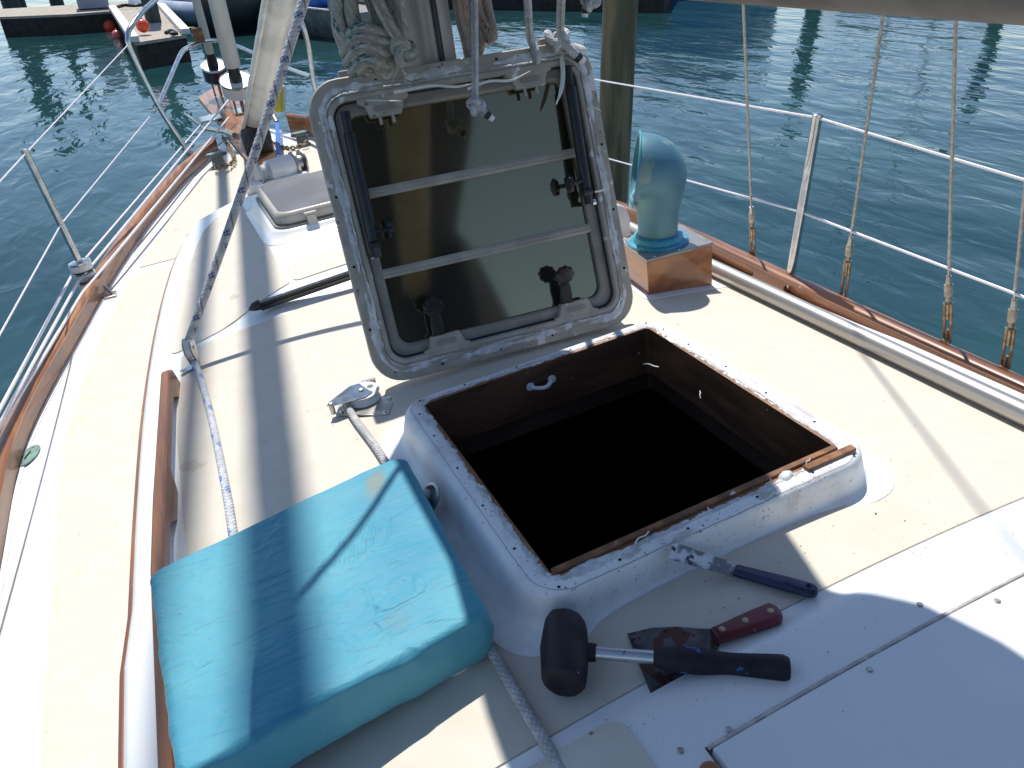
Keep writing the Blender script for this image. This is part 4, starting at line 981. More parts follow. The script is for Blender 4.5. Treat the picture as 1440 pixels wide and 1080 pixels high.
# free halyard with a stopper knot hanging in front of the hatch
def knot(c,R_,r_,mat,parent,tail=None,ax=0,name='stopper_knot'):
    pts=[]
    for k in range(72):
        t_=2*math.pi*k/72; x=math.sin(t_)+2*math.sin(2*t_); y=math.cos(t_)-2*math.cos(2*t_); z=-math.sin(3*t_)
        v=Vector((x*.36,z*.55,y*.36))*R_; v=Matrix.Rotation(ax,3,'Y')@v; pts.append(Vector(c)+v)
    g=G(); g.tube(pts,r_,12,closed=True); return g.build(name,mat,parent,uv=True,sharp=60)
def end_tip(a,b_,r_,parent):
    a=Vector(a);b_=Vector(b_); g=G(); g.tube([a,a.lerp(b_,.5)],r_*1.06,12); g.build('whipping',BLACK,parent)
    g=G(); g.tube([a.lerp(b_,.5),b_],[r_*.95,r_*.8],12); g.build('rope_end',WHT,parent)
def hung_rope(name,path,r_,mat,label,kc,kr,tail,cat_='rope'):
    par=thing(name,label,cat_,tuple(path[-1])); g=G(); g.tube(cat(path,8),r_,12); g.build('line',mat,par,uv=True,sharp=60)
    knot(kc,kr,r_*.95,mat,par,ax=.4)
    if tail:
        g=G(); g.tube(cat([kc,Vector(kc).lerp(Vector(tail[0]),.55),tail[0]],5),r_,12); g.build('tail',mat,par,uv=True,sharp=60)
        end_tip(tail[0],tail[1],r_,par)
kc=PY(669,149,.535)
hung_rope('hanging_halyard',[PY(665,-160,.56),PY(667,0,.55),PY(668,80,.54),PY(668,150,.535)],.0076,ROPEW,'white halyard ending in a tight knot, dangling in front of the hatch pane',kc,.0135,(PY(683,160,.525),PY(694,168,.52)))
kc=PY(830,2,.50)
hung_rope('knotted_line',[PY(838,-160,.5),PY(836,-60,.5),PY(832,0,.5)],.0085,ROPEW,'knotted white rope end with black tip, hanging before the big piling',kc,.014,(PY(823,14,.50),PY(822,24,.50)))
a=LQ(.188,.645,.004); rope('lashing_rope',[PY(738,-150,.52),PY(742,0,.56),LQ(.183,.67,.012),LQ(.190,.635,.012),LQ(.192,.620,-.001)],.0088,ROPEW,'thin white rope lashed to the hatch top edge, left one of the pair')
par=thing('lashing_rope','white rope tied round the hatch top right corner, its black tip sticking out','rope',tuple(LQ(.255,.65,.01)))
g=G(); g.tube(cat([PY(792,-150,.52),PY(789,0,.56),LQ(.252,.668,.014),LQ(.247,.655,.022),LQ(.262,.632,.026),LQ(.282,.612,.020)],8),.0095,12); g.build('line',ROPEW,par,uv=True,sharp=60)
knot(LQ(.250,.650,.016),.0150,.0088,ROPEW,par,ax=.9); end_tip(LQ(.278,.616,.021),LQ(.294,.600,.018),.0100,par)
g=G(); g.tube(cat([LQ(.235,.675,-.01),LQ(.225,.672,.008),LQ(.232,.650,.020),LQ(.258,.655,.024),LQ(.268,.672,.006),LQ(.262,.668,-.018)],6),.0088,12); g.build('turn',ROPEW,par,uv=True,sharp=60)

def coil(name,label,mat,cx,y,z0,z1,w_,nl,r_,seed,wrap=True):
    rnd=random.Random(seed); par=thing(name,label,'coiled rope',(cx,y,z0))
    for i in range(nl):
        xx=cx+rnd.uniform(-.3,.3)*w_; ww=w_*rnd.uniform(.55,1.0); yy=y-.012*i+rnd.uniform(-.008,.008); lo_=z0+rnd.uniform(0,.045); hi=z1+rnd.uniform(-.02,.02); tw=rnd.uniform(-.25,.25)
        pts=[]
        for k in range(16):
            t_=2*math.pi*k/16; x=math.cos(t_)*ww*(.75+.35*(math.sin(t_)<0)); z=(lo_+hi)/2+math.sin(t_)*(hi-lo_)/2
            pts.append(Vector((xx+x+tw*(z-(lo_+hi)/2)*.5,yy+.010*math.sin(3*t_+i),z+rnd.uniform(-.004,.004))))
        g=G(); g.tube(cat(pts,4,True),r_,10,closed=True); g.build('loop',mat,par,uv=True,sharp=60)
    return par
cp=coil('coiled_halyard','thick green-flecked rope hung in a fat coil left of the mast',ROPEG,-.135,.665,.585,.90,.060,9,.0125,4)
for (a,b_,c_,d_) in (((486,60),(505,40),(545,48),(560,30)),((484,75),(506,52),(548,62),(566,50)),((488,90),(510,66),(545,78),(562,68)),((496,104),(515,84),(540,92),(556,84))):
    g=G(); g.tube(cat([PY(*a,.60),PY(*b_,.545),PY(*c_,.548),PY(*d_,.60)],6),.0125,10); g.build('wrap',ROPEG,cp,uv=True,sharp=60)
g=G(); g.tube(cat([PY(520,-70,.55),PY(528,-10,.53),PY(545,30,.525),PY(563,58,.53)],6),.0115,10); g.build('tail',ROPEG,cp,uv=True,sharp=60)
g=G(); g.tube(cat([PY(556,-60,.55),PY(562,10,.535),PY(568,50,.53)],6),.0115,10); g.build('tail',ROPEG,cp,uv=True,sharp=60)
knot(PY(567,72,.53),.019,.0105,ROPEG,cp,ax=.5)
cp=coil('coiled_halyard','brownish rope hanks hung along the right side of the mast',ROPER,.137,.74,.55,.95,.022,4,.011,9)
rope('mast_rope',[PY(636,-140,.69),PY(642,0,.69),PY(655,60,.69),PY(664,110,.69)],.0095,ROPER,'dark-flecked rope running down the right edge of the mast')
rope('sheet_tail',[PY(486,-40,.9),PY(492,0,.9),PY(499,40,.9),PY(500,60,.88)],.009,ROPEB,'blue-flecked rope end showing left of the green-flecked coil')
# loose reefing line in the air: only its shadow falls in view
pts=[P3(*q,.03) for q in ((562,645),(520,705),(470,770),(425,820),(385,865),(352,925),(300,960))]
S1=Vector((.12,.47,1))
lp_=[p+S1*(1.02+.05*i) for i,p in enumerate(pts)]; lp_=[Vector((-.16,.66,1.02))]+lp_[:6]+[lp_[5]+Vector((.0,-.10,.35)),lp_[5]+Vector((.02,-.3,1.4))]
rope('reefing_line',lp_,.006,ROPEW,'thin line drooping from the furled mainsail above the cushion')

# ================================================================== STARBOARD SIDE
def sp_pole():
    par=thing('spinnaker_pole','dull aluminium spinnaker pole lying along the starboard cabin edge','pole',(.70,0,deckz(.70,0)))
    z=deckz(.70,0)+.0245; PXX=P3(1220,480,z).x
    g=G(); g.tube([(PXX,-2.2,z),(PXX,1.32,z+.004)],.0215,28); g.build('tube',ALU,par)
    g=G(); g.tube([(PXX,1.32,z+.004),(PXX,1.36,z+.004),(PXX,1.44,z+.004)],[.024,.024,.012],16); g.build('end_fitting',SSD,par)
    for y in (-1.6,1.15): g=G(); g.box((PXX,y,z-.016),(.05,.03,.018)); g.build('chock',WHT,par,bevel=.002)
sp_pole()
def stanchion(name,base,top,r_,label,foot=True):
    par=thing(name,label,'stanchion',tuple(base),'lifeline stanchions'); base=Vector(base);top=Vector(top); d=(top-base)
    g=G(); g.tube([base,top],r_,20); tb=g.build('tube',SS,par)
    g=G(); g.tube([top-d.normalized()*.002,top+d.normalized()*.006,top+d.normalized()*.010],[r_*1.06,r_*1.06,r_*.5],16); g.build('cap',SS,par)
    g=G(); g.lathe([(.034,0),(.034,.004),(r_*1.5,.006),(r_*1.35,.06),(r_*1.1,.062)],base,ax=(0,0,1),n=20); g.build('socket',SSD,par)
    return par
sbase=PX(1107,392,1.235); sbase.z=zd(1)+.0; sbase=Vector((1.235,PX(1107,388,1.235).y,-.46)); stop=PX(1150,163,1.262)
stanchion('lifeline_stanchion',sbase,stop,.0155,'bright stainless stanchion rising behind the starboard toe rail')
pbase=Vector((-1.085,2.80,-.41)); ptop=Vector((-1.112,2.80,.262))
pst=stanchion('lifeline_stanchion',pbase,ptop,.0145,'lone stainless stanchion with striped rollers at its foot, on the port rail')
def wire(name,pts,r_,mat,label,cat_='lifeline',group='vinyl-covered lifelines'):
    g=G(); g.tube([Vector(p) for p in pts],r_,8); o=g.build(name,mat,None,uv=True,loc=tuple(pts[0])); tag(o,label,cat_,group); return o
a=PY(848,113,2.6); b_=PX(1440,250,1.25); d=(b_-stop)
wire('lifeline',[a+(a-stop).normalized()*2.2,stop-Vector((0,0,.006)),stop+d*6],.0042,VINYL,'upper white lifeline along the starboard side')
ml=PX(1126,298,1.252); a=PY(880,230,2.4); b_=PX(1440,418,1.25)
wire('lifeline',[a+(a-ml).normalized()*2.2,ml,ml+(b_-ml)*6],.0042,VINYL,'lower white lifeline along the starboard side')
def shroud(w0,w1,b0,lab,tx=1.10):
    w1=PX(*w1,1.262); w0=PX(*w0,tx); b0=PX(*b0,1.27); u_=(w0-w1); 
    par=thing('shroud',lab,'shroud',tuple(b0),'starboard shrouds with bronze turnbuckles')
    g=G(); g.tube([w1,w1+u_*7],.0046,8); g.build('wire',WIRE,par)
    d=(b0-w1).normalized(); L=max(.16,(b0-w1).length)
    g=G(); g.tube([w1+u_.normalized()*.028,w1-u_.normalized()*.0],[.0065,.010],12); g.build('swage',SSD,par)
    g=G(); g.tube([w1,w1+d*.034],[.0115,.0115],14); g.build('lock_nut',M('pale_nut',(.55,.50,.42),(.4,.34,.26),ns=50,rough=.4,metal=.4),par)
    g=G(); g.tube([w1+d*.034,w1+d*.05,w1+d*.056],[.008,.008,.0135],12); s_=d.cross(Vector((0,1,0))).normalized(); t_=d.cross(s_)
    for q in (-1,1):
        a=w1+d*.056+t_*(q*.0105); g.tube([a,a+d*(L*.62)],.0048,8)
    e=w1+d*(.056+L*.62); g.tube([e,e+d*.012],[.0135,.010],12); g.tube([w1+d*.056,w1+d*.105],.006,8); g.tube([e-d*.03,e+d*.06],.006,8)
    g.build('turnbuckle',BRZ,par)
    g=G(); bb=e+d*.06; g.box(bb,(.008,.028,.05)); g.box(bb+Vector((-.012,0,-.05)),(.006,.04,.10)); g.build('toggle',SSD,par)
shroud((1045,0),(1057,300),(1059,365),'forward-most shroud, left of the starboard stanchion')
shroud((1245,0),(1195,345),(1183,440),'slanting shroud just right of the starboard stanchion',1.16)
shroud((1345,0),(1334,400),(1332,482),'upright shroud with amber-stained turnbuckle, third from the bow')
shroud((1453,150),(1425,435),(1413,520),'aft-most shroud at the right picture edge',1.19)
# chainplate hardware seen in the scupper slots
for y in (.82,.02,-.12):
    g=G(); g.box((1.195,y,zd(y)+.06),(.016,.05,.03)); g.box((1.19,y,zd(y)+.05),(.02,.02,.05)); o=g.build('chainplate_bracket',SSD,None,loc=(1.195,y,zd(y)),bevel=.002); tag(o,'small stainless chainplate bracket glimpsed in a scupper slot','bracket','brackets in the scupper slots')

# ================================================================== PORT SIDE: rollers, furling lines
pd=(ptop-pbase).normalized()
g=None
rl=thing('furling_fairlead','stack of three white rollers with black bands round the port stanchion foot','fairlead',tuple(pbase+Vector((0,0,.04))))
for k in range(3):
    c=pbase+pd*(.055+.045*k)+Vector((-.006,.02,0))
    g=G(); g.lathe([(.030,-.020),(.046,-.015),(.049,0),(.046,.013),(.030,.018)],c,ax=pd,n=28); g.build('roller',WHT,rl)
    g=G(); g.lathe([(.036,-.025),(.0455,-.021),(.0455,-.015),(.036,-.012)],c,ax=pd,n=28); g.build('band',BLACK,rl)
g=G(); g.lathe([(.030,0),(.048,.002),(.048,.008),(.028,.012)],pbase+pd*.165,ax=pd,n=28); g.build('top_plate',SS,rl)
for dx in (-.022,.022):
    g=G(); g.tube([pbase+Vector((dx+.03,-.035,.05)),pbase+Vector((dx+.055,-.06,.0)),pbase+Vector((dx+.05,-.065,-.0))],.007,8); g.build('bracket_leg',SSD,rl)
g=G(); g.box(pbase+Vector((.05,-.045,.004)),(.08,.07,.008)); g.build('bracket_base',SSD,rl,bevel=.002)
for i,(rp,ap,fp,fy) in enumerate((((103,384),(35,510),(296,160),6.1),((109,398),(47,510),(326,135),5.4),((116,412),(62,500),(322,165),5.0))):
    r0=P3(*rp,-.285-.02*i); a0=P3(*ap,-.30-.02*i); f0=PY(*fp,fy)
    rope('furling_line',[f0,r0,r0+(a0-r0)*1.0,r0+(a0-r0)*5],.0062,VINYL,('outermost','middle','innermost')[i]+' white furling line along the port toe rail','furling line','furling lines',sm=0,n=8)
pul_u=PY(181,62,4.55); pul_l=PY(222,150,4.55)
lt=ptop-Vector((0,0,.010)); a=PX(0,255,-1.17)
wire('lifeline',[pul_u,lt,lt+(a-lt)*8],.0030,VINYL,'upper white lifeline along the port side')
ll=pbase.lerp(ptop,.52); a=PX(0,470,-1.2); 
wire('lifeline',[pul_l,ll,ll+(a-ll)*8],.0030,VINYL,'lower white lifeline along the port side')
g=G(); dd=(lt-pul_l).normalized(); g.tube([pul_l+(ll-pul_l).normalized()*.03,pul_l+(ll-pul_l).normalized()*.13],.009,8); o=g.build('lifeline_turnbuckle',SSD,None,loc=tuple(pul_l)); tag(o,'small stainless turnbuckle joining the port lower lifeline to the pulpit leg','turnbuckle')
# bronze deck plates
def deck_plate(px,py,lab,s):
    a=P3(px,py,-.45)
    for _ in range(8): a=P3(px,py,zd(a.y)+.002)
    par=thing('deck_plate',lab,'deck plate',tuple(a),'oval bronze deck plates')
    t=Vector((-.12,1,0)).normalized(); u_=Vector((t.y,-t.x,0)); P=[(s*.062*math.cos(q),s*.030*math.sin(q)) for q in np.linspace(0,2*math.pi,29)[:-1]]
    t=Vector((.35,1,0)).normalized(); u_=Vector((t.y,-t.x,0))
    g=G(); g.prism(P,a,t,u_,(0,0,1),0,.006); g.build('plate',GRN,par,bevel=.002)
    g=G(); g.prism([(s*.022,.003),(-s*.022,.003),(-s*.022,-.003),(s*.022,-.003)],a,t,u_,(0,0,1),.0055,.0072); g.build('slot',BLK,par)
    for q in (-1,1):
        g=G(); g.lathe([(.006,.006),(.005,.0075)],a+t*(q*s*.047),n=10); g.build('screw',SSD,par)
deck_plate(40,642,'oval green bronze deck plate by the toe rail at the left picture edge',1.0)
deck_plate(259,253,'small oval deck plate far forward beside the port toe rail, near the bollard',.9)

# ================================================================== FORWARD: track, hatch, windlass, bow gear
par=thing('genoa_track','black track with a rounded end cap lying across the cabin top step','track',(-.5,1.255,deckz(-.5,1.26)))
_e0=P3(357,436,-.058); _e1=P3(490,390,-.0255); _sl=(_e1-_e0)/(_e1.x-_e0.x)
def tp(x):
    q=_e0+_sl*(-abs(x)-_e0.x) if abs(x)>.12 else _e0+_sl*(-.12-_e0.x); return Vector((x,q.y,q.z))
def tz(x): return tp(x).z
g=G(); xs=np.linspace(_e0.x+.02,.50,40)
g.loft([[(x,tp(x).y+dy,tz(x)+dz) for dy,dz in ((-.015,-.005),(-.015,.006),(-.009,.008),(-.009,.017),(.009,.017),(.009,.008),(.015,.006),(.015,-.005))] for x in xs],caps=(True,True)); tr=g.build('rail',M('black_anodised',(.035,.035,.038),(.05,.05,.052),rough=.35,metal=.5),par,sharp=30)
g=G(); _x0=_e0.x; g.tube([tp(_x0-.012)+Vector((0,0,.005)),tp(_x0+.002)+Vector((0,0,.009)),tp(_x0+.022)+Vector((0,0,.010))],[.004,.013,.016],14); g.build('end_cap',BLACK,par)
for x in (-.40,-.30,-.20,-.1):
    g=G(); g.lathe([(.0045,0),(.0045,.0006)],(x,tp(x).y,tz(x)+.0168),n=10); g.build('bolt',SS,tr)
def fore_hatch():
    cx,cy=-.03,1.99; zb=deckz(0,2)+.0
    par=thing('fore_hatch','closed fore hatch with tinted grey lid and beige frame, ahead of the mast','deck hatch',(cx,cy,zb))
    f=lambda hx,hy,r_,z,k=8:[(x,y,z) for x,y in rr(hx,hy,r_,k,cx,cy)]
    fz=lambda hx,hy,r_,o_,k=8:[(x,y,deckz(x,y)+o_) for x,y in rr(hx,hy,r_,k,cx,cy)]
    g=G(); g.loft([fz(.345,.325,.09,.001),fz(.335,.315,.085,.006),fz(.315,.295,.075,.012),f(.305,.285,.07,zb+.022),f(.298,.278,.065,zb+.028),f(.27,.25,.05,zb+.028)]); g.build('moulded_base',GEL,par,sharp=60)
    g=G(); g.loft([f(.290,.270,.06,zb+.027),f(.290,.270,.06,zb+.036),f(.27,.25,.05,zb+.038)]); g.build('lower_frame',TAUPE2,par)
    BEI=M('beige_frame',(.50,.46,.39),(.44,.40,.34),ns=8,rough=.45)
    g=G(); g.loft([f(.268,.248,.05,zb+.034),f(.277,.257,.055,zb+.040),f(.279,.259,.056,zb+.062),f(.272,.252,.052,zb+.076),f(.266,.246,.047,zb+.0800),f(.262,.242,.045,zb+.0806),f(.2605,.2405,.044,zb+.0790)],caps=(False,True)); g.build('lid_frame',BEI,par,sharp=40)
    g=G(); g.loft([f(.2600,.2400,.044,zb+.0790),f(.2600,.2400,.044,zb+.0802)],caps=(False,True)); g.build('lid_pane',M('grey_acrylic',(.17,.165,.17),(.13,.125,.13),ns=4,rough=.35,spec=.4),par)
    for x in (-.16,.12):
        g=G(); g.box((cx+x,cy-.268,zb+.035),(.034,.022,.045)); g.box((cx+x,cy-.262,zb+.062),(.045,.022,.012)); g.build('hinge',BEI,par,bevel=.003)
    t2=thing('mushroom_vent','pale mushroom vent on the fore hatch, peeping out beside the leaning hatch','vent',(.085,2.04,zb+.08))
    g=G(); g.lathe([(.03,0),(.03,.018),(.056,.020),(.058,.030),(.050,.052),(.034,.070),(.012,.078)],(.085,2.04,zb+.0815),n=30); g.build('dome',WHT,t2,sharp=50)
    g=G(); g.lathe([(.045,0),(.045,.004)],(.085,2.04,zb+.0818),n=24); g.build('foot',BLACK,t2)
fore_hatch()
def FD(px,py,h=0):
    z=-.3
    for _ in range(14): a=P3(px,py,z); z=zd(a.y)+.004+h
    return P3(px,py,z)
def bollard(px,py,lab):
    a=FD(px,py+4); par=thing('bollard',lab,'bollard',tuple(a),'grey deck bollards')
    g=G(); rings=[[(a.x+rx*math.cos(q),a.y+rx*.6*math.sin(q),a.z+h) for q in np.linspace(0,2*math.pi,25)[:-1]] for rx,h in ((.052,0),(.052,.006),(.040,.012),(.038,.055),(.066,.066),(.066,.082),(.06,.088))]
    g.loft(rings,caps=(True,True)); g.build('post',M('grey_green_metal',(.22,.25,.23),(.15,.18,.17),ns=20,rough=.5,metal=.3),par,sharp=40)
bollard(309,230,'grey bollard on the foredeck with chain wrapped round, on the port side'); bollard(427,200,'grey bollard on the foredeck beside the leaning hatch, on the starboard side')
def PLT(px,py,h=0):
    z=-.2
    for _ in range(14): a=P3(px,py,z); z=-.235+.030*(a.y-4)+h
    return P3(px,py,z)
def platform():
    P=[PLT(355,231),PLT(388,212),PLT(366,150),PLT(338,118),PLT(300,118),PLT(279,138)]
    P=[PLT(356,230),PLT(388,212),PLT(369,165),PLT(352,128),PLT(318,112),PLT(278,136)]
    par=thing('bowsprit','varnished teak bow platform carrying the furlers','bowsprit',tuple(PLT(370,222)))
    c=sum(P,Vector())/len(P); n=len(P)
    g=G(); g.add([p for p in P]+[p-Vector((0,0,.055)) for p in P],[tuple(range(n)),tuple(range(n,2*n))[::-1]]+[(i,(i+1)%n,n+(i+1)%n,n+i) for i in range(n)]); g.build('plank',TEAKY,par,bevel=.006)
    for q in ((296,166),(342,155)):
        a=PLT(*q,.008); g=G(); g.box(a,(.16,.26,.012)); g.build('steel_plate',SS,par,bevel=.002)
    a=PLT(381,208,.002); g=G(); g.box(a,(.02,.012,.002)); g.build('slot',BLK,par)
    # bow rollers & anchor shank
    par=thing('anchor','dull anchor fluke hanging over the port bow','anchor',tuple(PLT(285,165)))
    a=P3(262,160,-.30); b_=PLT(296,178,-.0)
    g=G(); g.loft([[a+Vector((-.02,.10,0)),a+Vector((.02,-.08,0)),a+Vector((.02,-.08,-.02)),a+Vector((-.02,.10,-.02))],[b_+Vector((-.05,.08,0)),b_+Vector((-.05,-.10,0)),b_+Vector((-.05,-.10,-.03)),b_+Vector((-.05,.08,-.03))]],caps=(True,True)); g.build('fluke',SSD,par,bevel=.004)
    g=G(); g.tube([b_+Vector((-.05,0,0)),PLT(318,185,.05),PLT(330,190,.05)],.018,8); g.build('shank',SSD,par)
platform()
def furler(px,py,lean,R_,H,tube_r,drummat,lab,topmat,L=8):
    a=PX(px,py,0.0); ax=Vector((0,-lean,1)).normalized()
    par=thing('furler',lab,'furler',(a.x,a.y,a.z-H-.1))
    g=G(); g.lathe([(R_*.75,-H),(R_*.98,-H*.9),(R_*.98,-H*.12),(R_,0),(R_*.6,.004)],a,ax=ax,n=36); dr=g.build('drum',drummat,par)
    g=G(); g.lathe([(R_*1.02,-.012),(R_*1.03,.002),(R_*.97,.004),(R_*.95,-.002),(R_*.45,-.004),(R_*.4,.0)],a+ax*.004,ax=ax,n=36); g.build('drum_rim',topmat,par)
    g=G(); g.tube([a,a+ax*.07,a+ax*.13],[.045,.040,.03],14); g.build('tack_swivel',BLACK,par)
    FS=M('furled_sailcloth',(.60,.59,.54),(.50,.49,.45),ns=7,st=(1,1,.3),rough=.75,bump=.6,bs=22,dist=.006)
    g=G(); pts=[a+ax*(.12+L*k/40) for k in range(41)]; g.tube(pts,[tube_r*(1+.08*nz(k*.9,3)) for k in range(41)],18); g.build('furled_sail',FS,par)
    g=G()
    for dx,dy in ((-.05,.0),(.05,0),(0,.05),(0,-.05)): g.tube([a+ax*-H+Vector((dx,dy,0)),a+ax*(-H-.16)+Vector((dx,dy,0))],.008,6)
    g.build('frame_legs',SSD,par)
furler(300,92,.5,.105,.13,.034,M('navy_drum',(.02,.018,.05),(.03,.03,.07),rough=.3,coat=.3),'outer jib furler with dark drum and white rim, at the bow tip',WHT)
furler(332,113,.5,.110,.10,.055,WHT,'genoa furler with a white cupped drum and thick rolled sail',SSD)
def sleeve():
    b0=PLT(366,216,.0); t0=PY(357,178,4.42); 
    # stays clear of the cabin: 45 degrees, leaning aft
    e=Vector((.14,3.25,1.12)); d_=ray(393,0); dv=Vector(d_.tolist()).normalized(); e=Vector(CAM.tolist())+dv*4.35
    s=t0
    par=thing('staysail_bag','long white zipped sail sleeve on the inner forestay, with a dark canvas foot','sail bag',tuple(b0))
    d=(e-s); n=20; g=G(); pts=[s+d*(k/24)*1.55 for k in range(25)]
    SLV=M('milky_sleeve',(.66,.65,.60),(.50,.50,.47),ns=6,st=(1,1,.25),rough=.42,bump=.5,bs=16,dist=.006,coat=.2)
    g.tube(pts,[.068+.012*smooth(0,4,k)+.004*nz(k*.8,1) for k in range(25)],22); g.build('sleeve',SLV,par,sharp=70)
    side=Vector((-.9,-.3,-.25)).normalized(); g=G(); g.tube([p+side*.078 for p in pts],.0055,8); g.build('zip',BLACK,par)
    g=G(); g.tube([p+side*.088 for p in pts],.011,8); g.build('zip_flap',SLV,par)
    OL=M('dark_canvas_foot',(.07,.06,.045),(.03,.028,.022),ns=14,rough=.8,bump=.6,bs=30,dist=.005)
    g=G(); g.tube([b0,b0.lerp(s,.3),b0.lerp(s,.7),s+d.normalized()*.03],[.085,.09,.095,.074],20); g.build('foot_cover',OL,par,sharp=70)
sleeve()
def chain(pts,lab):
    P=cat(pts,10); acc=0; last=P[0]; cs=[P[0]]
    for p in P[1:]:
        if (p-cs[-1]).length>.024: cs.append(p)
    g=G()
    for i in range(len(cs)-1):
        c=(cs[i]+cs[i+1])/2; t_=(cs[i+1]-cs[i]).normalized(); s_=t_.cross(Vector((0,0,1))).normalized() if i%2 else Vector((0,0,1)); s_=(s_-t_*s_.dot(t_)).normalized()
        g.tube([c+t_*.019*math.cos(q)+s_*.012*math.sin(q) for q in np.linspace(0,2*math.pi,11)[:-1]],.0048,6,closed=True)
    o=g.build('anchor_chain',M('rusty_galvanised',(.34,.28,.20),(.20,.15,.10),ns=60,rough=.6,metal=.5),None,loc=tuple(pts[0])); tag(o,lab,'chain')
chain([FD(313,192,.05),FD(318,200,.04),FD(326,212,.03),FD(329,224,.03),FD(322,232,.03),FD(308,236,.04),FD(300,232,.04)],'galvanised chain from the bow platform to the port bollard')
chain([FD(366,172,.06),FD(372,182,.03),FD(378,196,.012),FD(390,204,.012),FD(404,208,.012),FD(418,207,.02),FD(428,203,.03),FD(432,199,.04)],'galvanised chain curving across the foredeck to the starboard bollard')
def windlass():
    a=FD(402,262); a=FD(404,255)
    par=thing('windlass','white horizontal anchor windlass on the foredeck just ahead of the fore hatch','windlass',tuple(a))
    ax=Vector((.97,.2,0)).normalized(); c=a+Vector((0,0,.085)); 
    WP=M('windlass_white',(.76,.76,.75),rough=.35,coat=.3)
    g=G(); g.lathe([(.05,-.10),(.062,-.09),(.066,-.02),(.070,0),(.066,.03),(.062,.06)],c,ax=ax,n=32); g.build('gearbox',WP,par)
    g=G(); g.lathe([(.066,-.165),(.072,-.155),(.048,-.14),(.045,-.115),(.06,-.10)],c,ax=ax,n=28); g.build('rope_drum',M('windlass_grey',(.45,.48,.50),rough=.4),par)
    g=G(); g.lathe([(.06,.06),(.074,.065),(.074,.08),(.045,.09),(.045,.11),(.074,.12),(.074,.13),(.03,.14)],c,ax=ax,n=28); g.build('chain_gypsy',SSD,par)
    g=G(); g.box(a+Vector((0,0,.02)),(.26,.16,.05)); g.build('base',WP,par,bevel=.01)
    g=G(); g.box(a+ax*-.17+Vector((-.03,-.05,.03)),(.09,.07,.06)); g.build('foot_switch',WP,par,bevel=.012)
    t=thing('snubber_strap','bright blue strap with grey clip, stretched from windlass to bow','strap',tuple(c+Vector((0,0,.07))))
    q0=c+Vector((-.01,.0,.072)); q1=FD(390,172,.10)
    g=G(); w_=Vector((.014,0,0)); g.loft([[q0-w_,q0+w_,q0+w_+Vector((0,0,.004)),q0-w_+Vector((0,0,.004))],[q1-w_,q1+w_,q1+w_+Vector((0,0,.004)),q1-w_+Vector((0,0,.004))]],caps=(True,True)); g.build('webbing',M('blue_webbing',(.01,.16,.55),(.01,.11,.42),rough=.6),t)
    g=G(); g.tube([q1,q1+Vector((-.005,.06,.03)),q1+Vector((0,.12,.05))],[.016,.022,.012],10); g.build('clip',SSD,t)
    q2=q1+Vector((.0,.17,.10))
    f_=thing('foam_float','yellow and grey foam float standing at the bow behind the blue strap','float',tuple(q2))
    q2=FD(393,158,.12); up=Vector((.18,.1,1)).normalized()
    g=G(); g.lathe([(.022,0),(.030,.01),(.050,.14),(.052,.17),(.04,.19)],q2,ax=up,n=20); g.build('yellow_body',M('yellow_foam',(.75,.62,.04),(.62,.5,.03),rough=.5),f_)
    g=G(); g.lathe([(.018,0),(.026,.01),(.046,.14),(.047,.17),(.035,.188)],q2+Vector((.022,.012,0)),ax=up,n=16); g.build('grey_back',WHT,f_)
windlass()
def pulpit():
    par=thing('pulpit','bent stainless steel pulpit rail round the bow','pulpit',(0,5.5,-.1))
    r_=.0155
    leg=[Vector((-.445,4.55,-.25)),PY(222,148,4.55),PY(186,75,4.55),PY(180,52,4.56),PY(184,38,4.6),PY(200,17,4.75),PY(218,0,5.0),PY(245,-28,5.6),Vector((0,6.9,.95)),Vector((.32,5.4,.80)),PY(396,-12,4.75),PY(413,14,4.45),PY(424,32,4.4),PY(434,66,4.4),PY(443,125,4.4),Vector((.42,4.4,-.26))]
    g=G(); g.tube(cat(leg,8),r_,12); g.build('top_rail',SS,par)
    mid=[PY(222,150,4.55),PY(240,108,5.0),PY(254,76,5.4),PY(262,68,5.6),PY(278,61,6.0),PY(300,57,6.3),PY(325,62,6.2),PY(360,76,5.7),PY(400,94,5.1),PY(437,108,4.45)]
    g=G(); g.tube(cat(mid,7),r_*.92,12); g.build('mid_rail',SS,par)
    for b_ in ((-.445,4.55),( .42,4.4)): g=G(); g.lathe([(.036,0),(.036,.006),(.02,.009),(.019,.05)],(b_[0],b_[1],zd(b_[1])+.004),n=18); g.build('foot_flange',SSD,par)
    a=PY(279,50,6.0); g=G(); g.box(a,(.075,.05,.11)); o=g.build('wood_block',BARE,None,loc=tuple(a),bevel=.004); tag(o,'small square brown wooden block clamped to the pulpit middle rail','wood block')
pulpit()

# ------------------------------------------------------------------ unseen dark screen added behind the camera to darken the hatch pane reflection
def reflection_screen():
    par=thing('mirror_screen','unseen dark screen added behind the camera for the hatch pane reflection','reflection_screen',(0,-2.2,-.1))
    NV=M('screen_navy',(.012,.018,.045),(.02,.022,.04),ns=4,rough=.8)
    g=G(); rings=[]
    for y,h,w_ in ((-1.55,.02,.30),(-1.62,.75,.29),(-1.8,1.25,.28),(-2.4,1.3,.27),(-3.1,1.2,.27)):
        rings.append([(.14+w_*math.cos(a)*1.05,y,-.1+h*math.sin(a)**.6 if math.sin(a)>1e-6 else -.1) for a in np.linspace(0,math.pi,21)])
    g.loft(rings,closed=False); g.build('canvas',NV,par,sharp=60)
reflection_screen()

